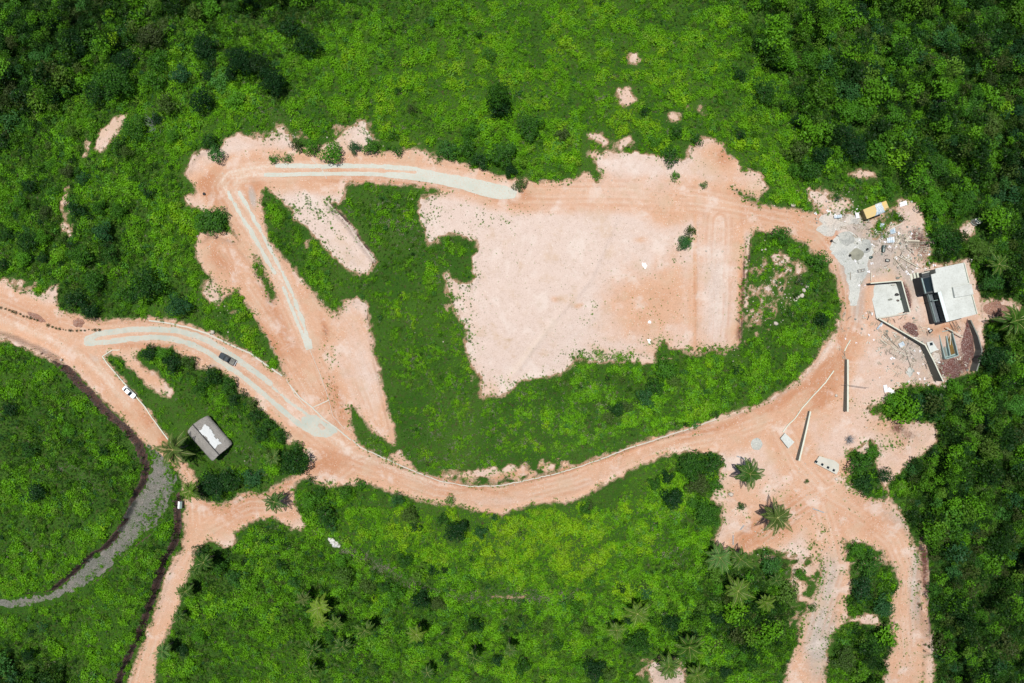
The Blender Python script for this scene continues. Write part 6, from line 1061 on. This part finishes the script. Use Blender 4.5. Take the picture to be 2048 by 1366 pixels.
 (1715,1100,18,-.05,"bush at the top of the long green island in the right tracks",B,.7),(1740,1130,24,-.08,"wide bush in the upper part of the long green island",B,.7),(1725,1180,24,-.1,"wide bush in the middle of the long green island",B,.7),(1765,1215,22,-.15,"dark bush at the right of the long green island",B,.8),(1690,1320,26,-.15,"dark bush at the lower end of the long green island",B,.8),(1745,1290,26,-.12,"tree at the lower right of the long green island","tree",.8),
 (1540,1130,22,-.05,"green bush below the palm with the red shadow",B,.8),(1575,1185,24,-.02,"green bush near the bottom dirt tracks",B,.8),(1625,1215,10,-.1,"small round bush on the stony track",B,.8),(1600,1150,14,-.05,"small bush at the corner of the stony track",B,.8)]
for (a, b_, r_px, ti, lb, ct, tl) in TL_: tree(a, b_, r_px, ti, lb, "broadleaf_tree" if ct == "tree" else "bush", ct, tall=tl)
ZN = [("upper_left", (0, 0, 620, 300), 44, (12, 30), "tree in the dark upper left wood", "trees of the upper left wood"),
 ("upper_right", (1520, 0, 2048, 420), 72, (11, 30), "tree in the upper right wood", "trees of the upper right wood"),
 ("right", (1900, 430, 2048, 900), 18, (12, 26), "tree in the wood beside the building plot", "trees of the wood right of the building plot"),
 ("lower_right", (1850, 850, 2048, 1366), 46, (9, 22), "tree in the lower right wood", "trees of the lower right wood"),
 ("lower_left", (0, 1310, 130, 1366), 6, (12, 22), "tree in the lower left corner wood", "trees of the lower left wood"),
 ("left", (0, 230, 330, 560), 24, (9, 18), "bushy tree in the growth above the left road", "bushy trees above the left road"),
 ("bottom", (380, 1110, 1300, 1366), 44, (8, 18), "bushy tree on the bottom slope", "bushy trees of the bottom slope"),
 ("bottom_mid", (1400, 1120, 1600, 1366), 14, (10, 18), "bushy tree between lower palms and stony tracks", "bushy trees beside the lower palms")]
zr = random.Random(4); seen = {}; used_l = set()
for (_, (x0, y0, x1, y1), n, (ra, rb), lb, gp) in ZN:
    k = 0; tries = 0
    while k < n and tries < n*40:
        tries += 1; a, b_, r_px = zr.uniform(x0, x1), zr.uniform(y0, y1), zr.uniform(ra, rb)
        Fz, Sz = zone(np.array([a]), np.array([b_])); w = max(Fz[0], Sz[0]*1.3)
        if zr.random() > w: continue
        if any((a-c)**2+(b_-d)**2 < (r_px+e)**2*.42 for c, d, e in tree_pts): continue
        p = T(a, b_); rm = r_px*.14
        if min(smp(DIRT, np.array([p[0]]), np.array([p[1]]))[0], smp(GRVN, np.array([p[0]]), np.array([p[1]]))[0]) < rm*.8 or nogo(np.array([a]), np.array([b_]))[0]: continue
        dk = -.22 if 'corner' in lb or 'upper left' in lb else 0.0
        ti = zr.gauss(.10+dk, .30); szw = "small" if r_px < ra+(rb-ra)*.33 else ("middle-sized" if r_px < ra+(rb-ra)*.66 else "large"); tw = "dark" if ti < -.05+dk*.5 else ("bright" if ti > .28+dk*.5 else "mid-green")
        vy = ["top", "middle", "bottom"][min(2, int((b_-y0)/(y1-y0)*3))]; vx = ["left", "centre", "right"][min(2, int((a-x0)/(x1-x0)*3))]
        lbl = "%s %s %s, %s %s part" % (szw, tw, lb, vy, vx)
        if lbl in seen:
            c, d, e, nm = min(((c_-a)**2+(d_-b_)**2, c_, d_, n_) for c_, d_, n_ in seen[lbl]); wd_ = ("right" if a > d else "left") if abs(a-d) > abs(b_-e) else ("lower" if b_ > e else "upper"); l2 = lbl.replace(" part", " part,")+" "+wd_; lbl = l2 if l2 not in used_l else lbl
        used_l.add(lbl); seen.setdefault("%s %s %s, %s %s part" % (szw, tw, lb, vy, vx), []).append((a, b_, lbl))
        tree(a, b_, r_px, ti, lbl, group=gp, tall=zr.uniform(.8, 1.2)); k += 1
# ------------------------------------------------------------------ coconut palms
def palm_crown(seed, Lf, nf, dr=95):
    r_ = np.random.default_rng(seed); Vs = []; Fs = []; b = 0; rb = MB(); r_d = r_.uniform(-28, 25, nf)
    for i in range(nf):
        az = 2.399*i+r_.uniform(-.42, .42); el = R(62-60*(i/nf)+r_.uniform(-10, 10)); L = Lf*r_.uniform(.68, 1.15); ns = 15; p = np.array([0., 0, 0]); pts = [p.copy()]; ca, sa = math.cos(az), math.sin(az)
        tw = r_.uniform(-.25, .25)
        for k in range(ns):
            e = el-(k/ns)**1.25*R(dr+r_d[i]); a_ = az+tw*(k/ns); p = p+np.array([math.cos(e)*math.cos(a_), math.cos(e)*math.sin(a_), math.sin(e)])*L/ns; pts.append(p.copy())
        rb.tube([tuple(q_) for q_ in pts], [.036*(1-.8*k/ns)+.006 for k in range(ns+1)], 4)
        for k in range(2, ns+1):
            for sub in (0, .5):
                c = pts[k-1]*(1-sub)+pts[k]*sub; d = pts[k]-pts[k-1]; d /= np.linalg.norm(d); up = np.array([0, 0, 1.]); s_ = np.cross(d, up); s_ /= np.linalg.norm(s_)+1e-9; u_ = (k+sub)/ns
                ll = .82*math.sin(math.pi*min(1, .12+.88*u_)**.75)*(Lf/3.6)+.15
                for sg in (-1, 1):
                    v = s_*sg*.80+d*.60-up*(.06+.16*r_.random()); v /= np.linalg.norm(v); w_ = np.cross(v, up); w_ /= np.linalg.norm(w_)+1e-9; w_ = w_*.055
                    q0 = c; q1 = c+v*ll*.45+w_; q2 = c+v*ll-up*ll*.08; q3 = c+v*ll*.45-w_; Vs.append([q0, q1, q2, q3]); Fs.append([b, b+1, b+2, b+3]); b += 4
    V = np.array(Vs).reshape(-1, 3); me = mesh_np("crown", V, Fs, [M['palmleaf']]); return me, rb.mesh("frond_ribs", [M['palmrib']])
M['palmrib'] = simple("palm_ribs", (0.36, 0.38, 0.12), .5, .1, 2)
PC = [palm_crown(i, 3.9, 17+i*2, 80+i*9) for i in range(5)]
def ptrunk(seed):
    r_ = random.Random(seed); b = MB(); n = 14; b.tube([(.06*k*(1-k/n)*r_.uniform(.8, 1.2), .03*k*math.sin(k), -.7+(7.4+.7)*k/n) for k in range(n+1)], [(.22-.09*k/n)*(1.08 if k % 2 else 1) for k in range(n+1)], 10); return b.mesh("trunk", M['bark'])
PT = [ptrunk(i) for i in range(2)]
pr_ = random.Random(31)
def palm(px, py, rpx, tint, label, tall=1.0, group=None):
    rad = rpx*K*CAMH; s = rad/2.95; ht = 7.4*tall; x, y, z = T(px, py, ht); z -= ht; root = empty("palm_tree", (x, y, z), pr_.uniform(0, 6.28), label=label, cat="palm", group=group)
    i = pr_.randrange(5); t = obj("trunk", PT[pr_.randrange(2)], root, scale=(1, 1, tall)); c = obj("crown", PC[i][0], root, loc=(0, 0, ht), scale=(s, s, s)); c["tint"] = tint+.02; obj("frond_ribs", PC[i][1], c); c.rotation_euler = (pr_.uniform(-.22, .22), pr_.uniform(-.22, .22), 0)
    b = MB()
    return root
for p in [(347,900,34,-.05,"big dark palm leaning over the dirt road left of the thatched hut",1.2),(381,982,23,.15,"palm between the grey gravel road and the side branch of dirt",.8),(549,1004,22,-.02,"small palm standing on the dirt branch south of the garden",.8),(546,915,17,.25,"pale small palm left of the big round junction tree",.6),
 (1500,948,27,.05,"lone palm on the dirt crossing with a purple shadow",1.0),(1554,1035,30,.1,"lone palm on the red dirt fan, the lower one with a dark shadow",1.1),(1440,1115,26,.22,"yellowish palm, left of the pair at the foot of the dirt fan",1.0),(1481,1118,23,.05,"greener palm, right of the pair at the foot of the dirt fan",.9),(1476,1182,27,.12,"wide thin palm below the pair",1.0),(1275,1227,25,.15,"palm with a star-shaped dark shadow in the lower slope",1.2),
 (1233,1260,20,.45,"orange-yellow small palm beside the star-shadow palm",1.0),(1378,1293,28,.15,"large palm near the bottom, upper of the bare patch",1.0),(1338,1333,26,.2,"palm at the left edge of the bottom bare patch",1.0),(1395,1350,22,.1,"palm at the bottom edge on the bare patch",.8),(638,1215,24,.45,"yellow green palm in the lower left slope",1.0),(640,1242,16,.35,"small yellow palm just under the yellow green one",.7),(671,1246,17,.25,"small palm right of the yellow ones",.9),(605,1198,15,-.1,"thin dark palm left above the yellow green one",1.1),
 (729,1259,20,.2,"palm in the bottom slope left of the centre",1.1),(832,1268,19,.3,"narrow fronded palm in the bottom slope",1.2),(948,1314,18,.1,"thin palm near the bottom edge, centre",1.2),(1020,1300,15,.05,"thin small palm near the bottom, right of the centre one",1.1),(408,1125,20,-.05,"upper palm of the row beside the left road",1.0),(390,1140,14,-.1,"small palm touching the upper one of the left road row",.8),(371,1182,19,-.05,"middle palm of the row beside the left road",.8),(358,1232,13,.05,"small palm low in the left road row",.7),(325,1303,17,.05,"lowest palm of the row beside the left road",.9),
 (2030,642,32,.15,"palm at the right edge beside the red brown mound",1.1),(1997,528,20,.35,"yellow fronded palm above the right side of the house",.9),(2045,560,18,.3,"yellow fronded palm cut by the right edge",.9),(1532,1205,18,.25,"palm in the growth left of the stony tracks",.9),(855,1345,17,-.25,"dark palm at the bottom edge, left of the centre",.8),(625,1300,20,-.3,"dark palm of the dark cluster, left one",.8),(685,1292,20,-.28,"dark palm of the dark cluster, right one",.8),(622,1340,18,-.28,"dark palm of the dark cluster, lowest one",.8),(1552,1160,14,.1,"small palm in the bushes below the lone palms",.8)]:
    palm(*p)
# ------------------------------------------------------------------ small things
def young_shrub(px, py, s, label, group):
    x, y, z = T(px, py); root = empty("young_shrub", (x, y, z), trr.uniform(0, 6), label=label, cat="shrub", group=group); c = obj("crown", weedP2[trr.randrange(2)], root, scale=(s, s, s)); c["tint"] = -.05; obj("trunk", TT['s'], root, scale=(s*.35,)*3)
weedP2 = [proto("shrub_crown", 400+i, rl(400+i, 4, .30, .32, .45), 40, .20, .12, M['treeleaf'], -.2) for i in range(2)]
for (a, b_) in [(3,615),(12,618),(20,620),(26,623),(33,626),(42,628),(48,632),(55,634),(62,636),(70,639),(76,641),(98,650),(106,654),(113,656),(120,658),(127,659),(132,660),(141,661),(146,662),(155,661),(162,661),(170,661),(178,659),(185,660),(191,660),(200,660)]:
    young_shrub(a, b_, trr.uniform(.7, 1.25) if a not in (127, 132, 146, 178, 185) else .5, "small young shrub in the planted row on the left dirt road", "young shrubs planted in a row along the left road")
def boulder(px, py, s, label, group=None, m='rock', seed=0):
    o = blob("boulder", px, py, (s, s*.85, s*.7), m, label, "boulder", 0, seed, ang=seed*.7); o["group"] = group if group else ""; 
    if not group: del o["group"]
GB = "white boulders on the right side of the green oval"
for i, (a, b_, s, lb) in enumerate([(1594.5,595,1.3,"brightest white boulder, middle of the group in the green oval"),(1603,591.5,1.4,"large pinkish white boulder right of the brightest one"),(1607,581,1.2,"brownish boulder with an orange top in the green oval"),(1614,574,1.2,"pale boulder at the top right of the group in the green oval"),(1591,602,1.1,"pale boulder at the lower end of the group in the green oval"),(1588,599,.7,"small stone squeezed beside the lowest boulder of the group"),(1603,568,.8,"small white stone at the top of the boulder group"),(1551,647,1.4,"lone pinkish boulder on the lower left of the green oval"),(1530,499,.9,"white stone near the top left of the green oval"),(1524,500,.6,"small white stone left of the one near the top of the oval"),(1563,524,.8,"white stone on the grass slope of the green oval"),(1580,541,.8,"white stone left of the road side growth in the oval"),
    (1461,988,1.6,"white boulder on the dirt left below the lone palm"),(1586,410,1.6,"white boulder in the grass above the road bend"),(426,664,1.4,"white boulder at the bend of the pale kerb above the pickup"),(123,720,1.0,"white block in the grass left of the dirt road"),(1412,502,.6,"small white stone on the pink terrace, upper left"),(1445,503,.6,"small white stone on the pink terrace, upper right"),(1434,510,.5,"tiny white stone between the two on the pink terrace"),(1672,791,.9,"pale stone on the earth between kerb and straight wall"),(1672,958,1.0,"whitish stone below the right end of the cistern"),(409,388,1.0,"dark round rock on the west side of the turning place"),(700,330,.0,"")]):
    if s: boulder(a, b_, s, lb, m='rock' if "dark" not in lb else 'black', seed=i+1)
def lime(px, py, rx, label, seed): heap("lime_patch", px, py, rx, rx*1.25, .15, M['white'], label, "heap", 0, seed, .6)
lime(1290, 530, 4.5, "white lime spill on the right side of the bare clearing", 40); lime(1299, 644, 2.5, "small white lime spill, middle one of the column on the clearing", 41); lime(1298, 682, 4, "white lime spill at the foot of the bare clearing", 42)
def dead_bush(px, py, s, label, seed):
    r_ = random.Random(seed); x, y, z = T(px, py, 1); z -= 1; b = MB()
    for i in range(90):
        a = r_.uniform(0, 6.28); e = r_.uniform(.3, 1.4); L = s*r_.uniform(.6, 1.1); p1 = (L*.5*math.cos(a)*math.cos(e), L*.5*math.sin(a)*math.cos(e), L*.5*math.sin(e)); a += r_.uniform(-.5, .5)
        b.tube([(0, 0, 0), p1, (L*math.cos(a)*math.cos(e), L*math.sin(a)*math.cos(e), L*math.sin(e)*.9)], [.06, .04, .012], 4)
    tag(obj("dead_bush", b.mesh("dead_bush", M['deadwood']), loc=(x, y, z)), label, "dead bush")
dead_bush(310, 250, 4.4, "grey leafless bush in the yellow green growth upper left", 1); dead_bush(1975, 80, 3.2, "leafless grey branches in the upper right wood", 2); dead_bush(1885, 210, 3.0, "bare pale branches sticking out of the upper right wood", 3); dead_bush(1700, 880, 2.2, "bare twigs lying on the earth above the green clump", 4)
for i, (p, q_, lb) in enumerate([((1466,1070),(1466,1090),"fallen grey branch on the dirt left of the palm pair"),((1625,1017),(1648,1025),"fallen palm frond on the track right of the lone palms"),((1473,912),(1490,918),"short fallen frond above the lone palm of the crossing"),((1480,1060),(1488,1050),"short twig near the foot of the dirt fan")]):
    timber([p, q_], .35, lb, 'deadwood', "branch", "fallen_branch", .1)
print("objects", len(bpy.data.objects), "trees", len(tree_pts))
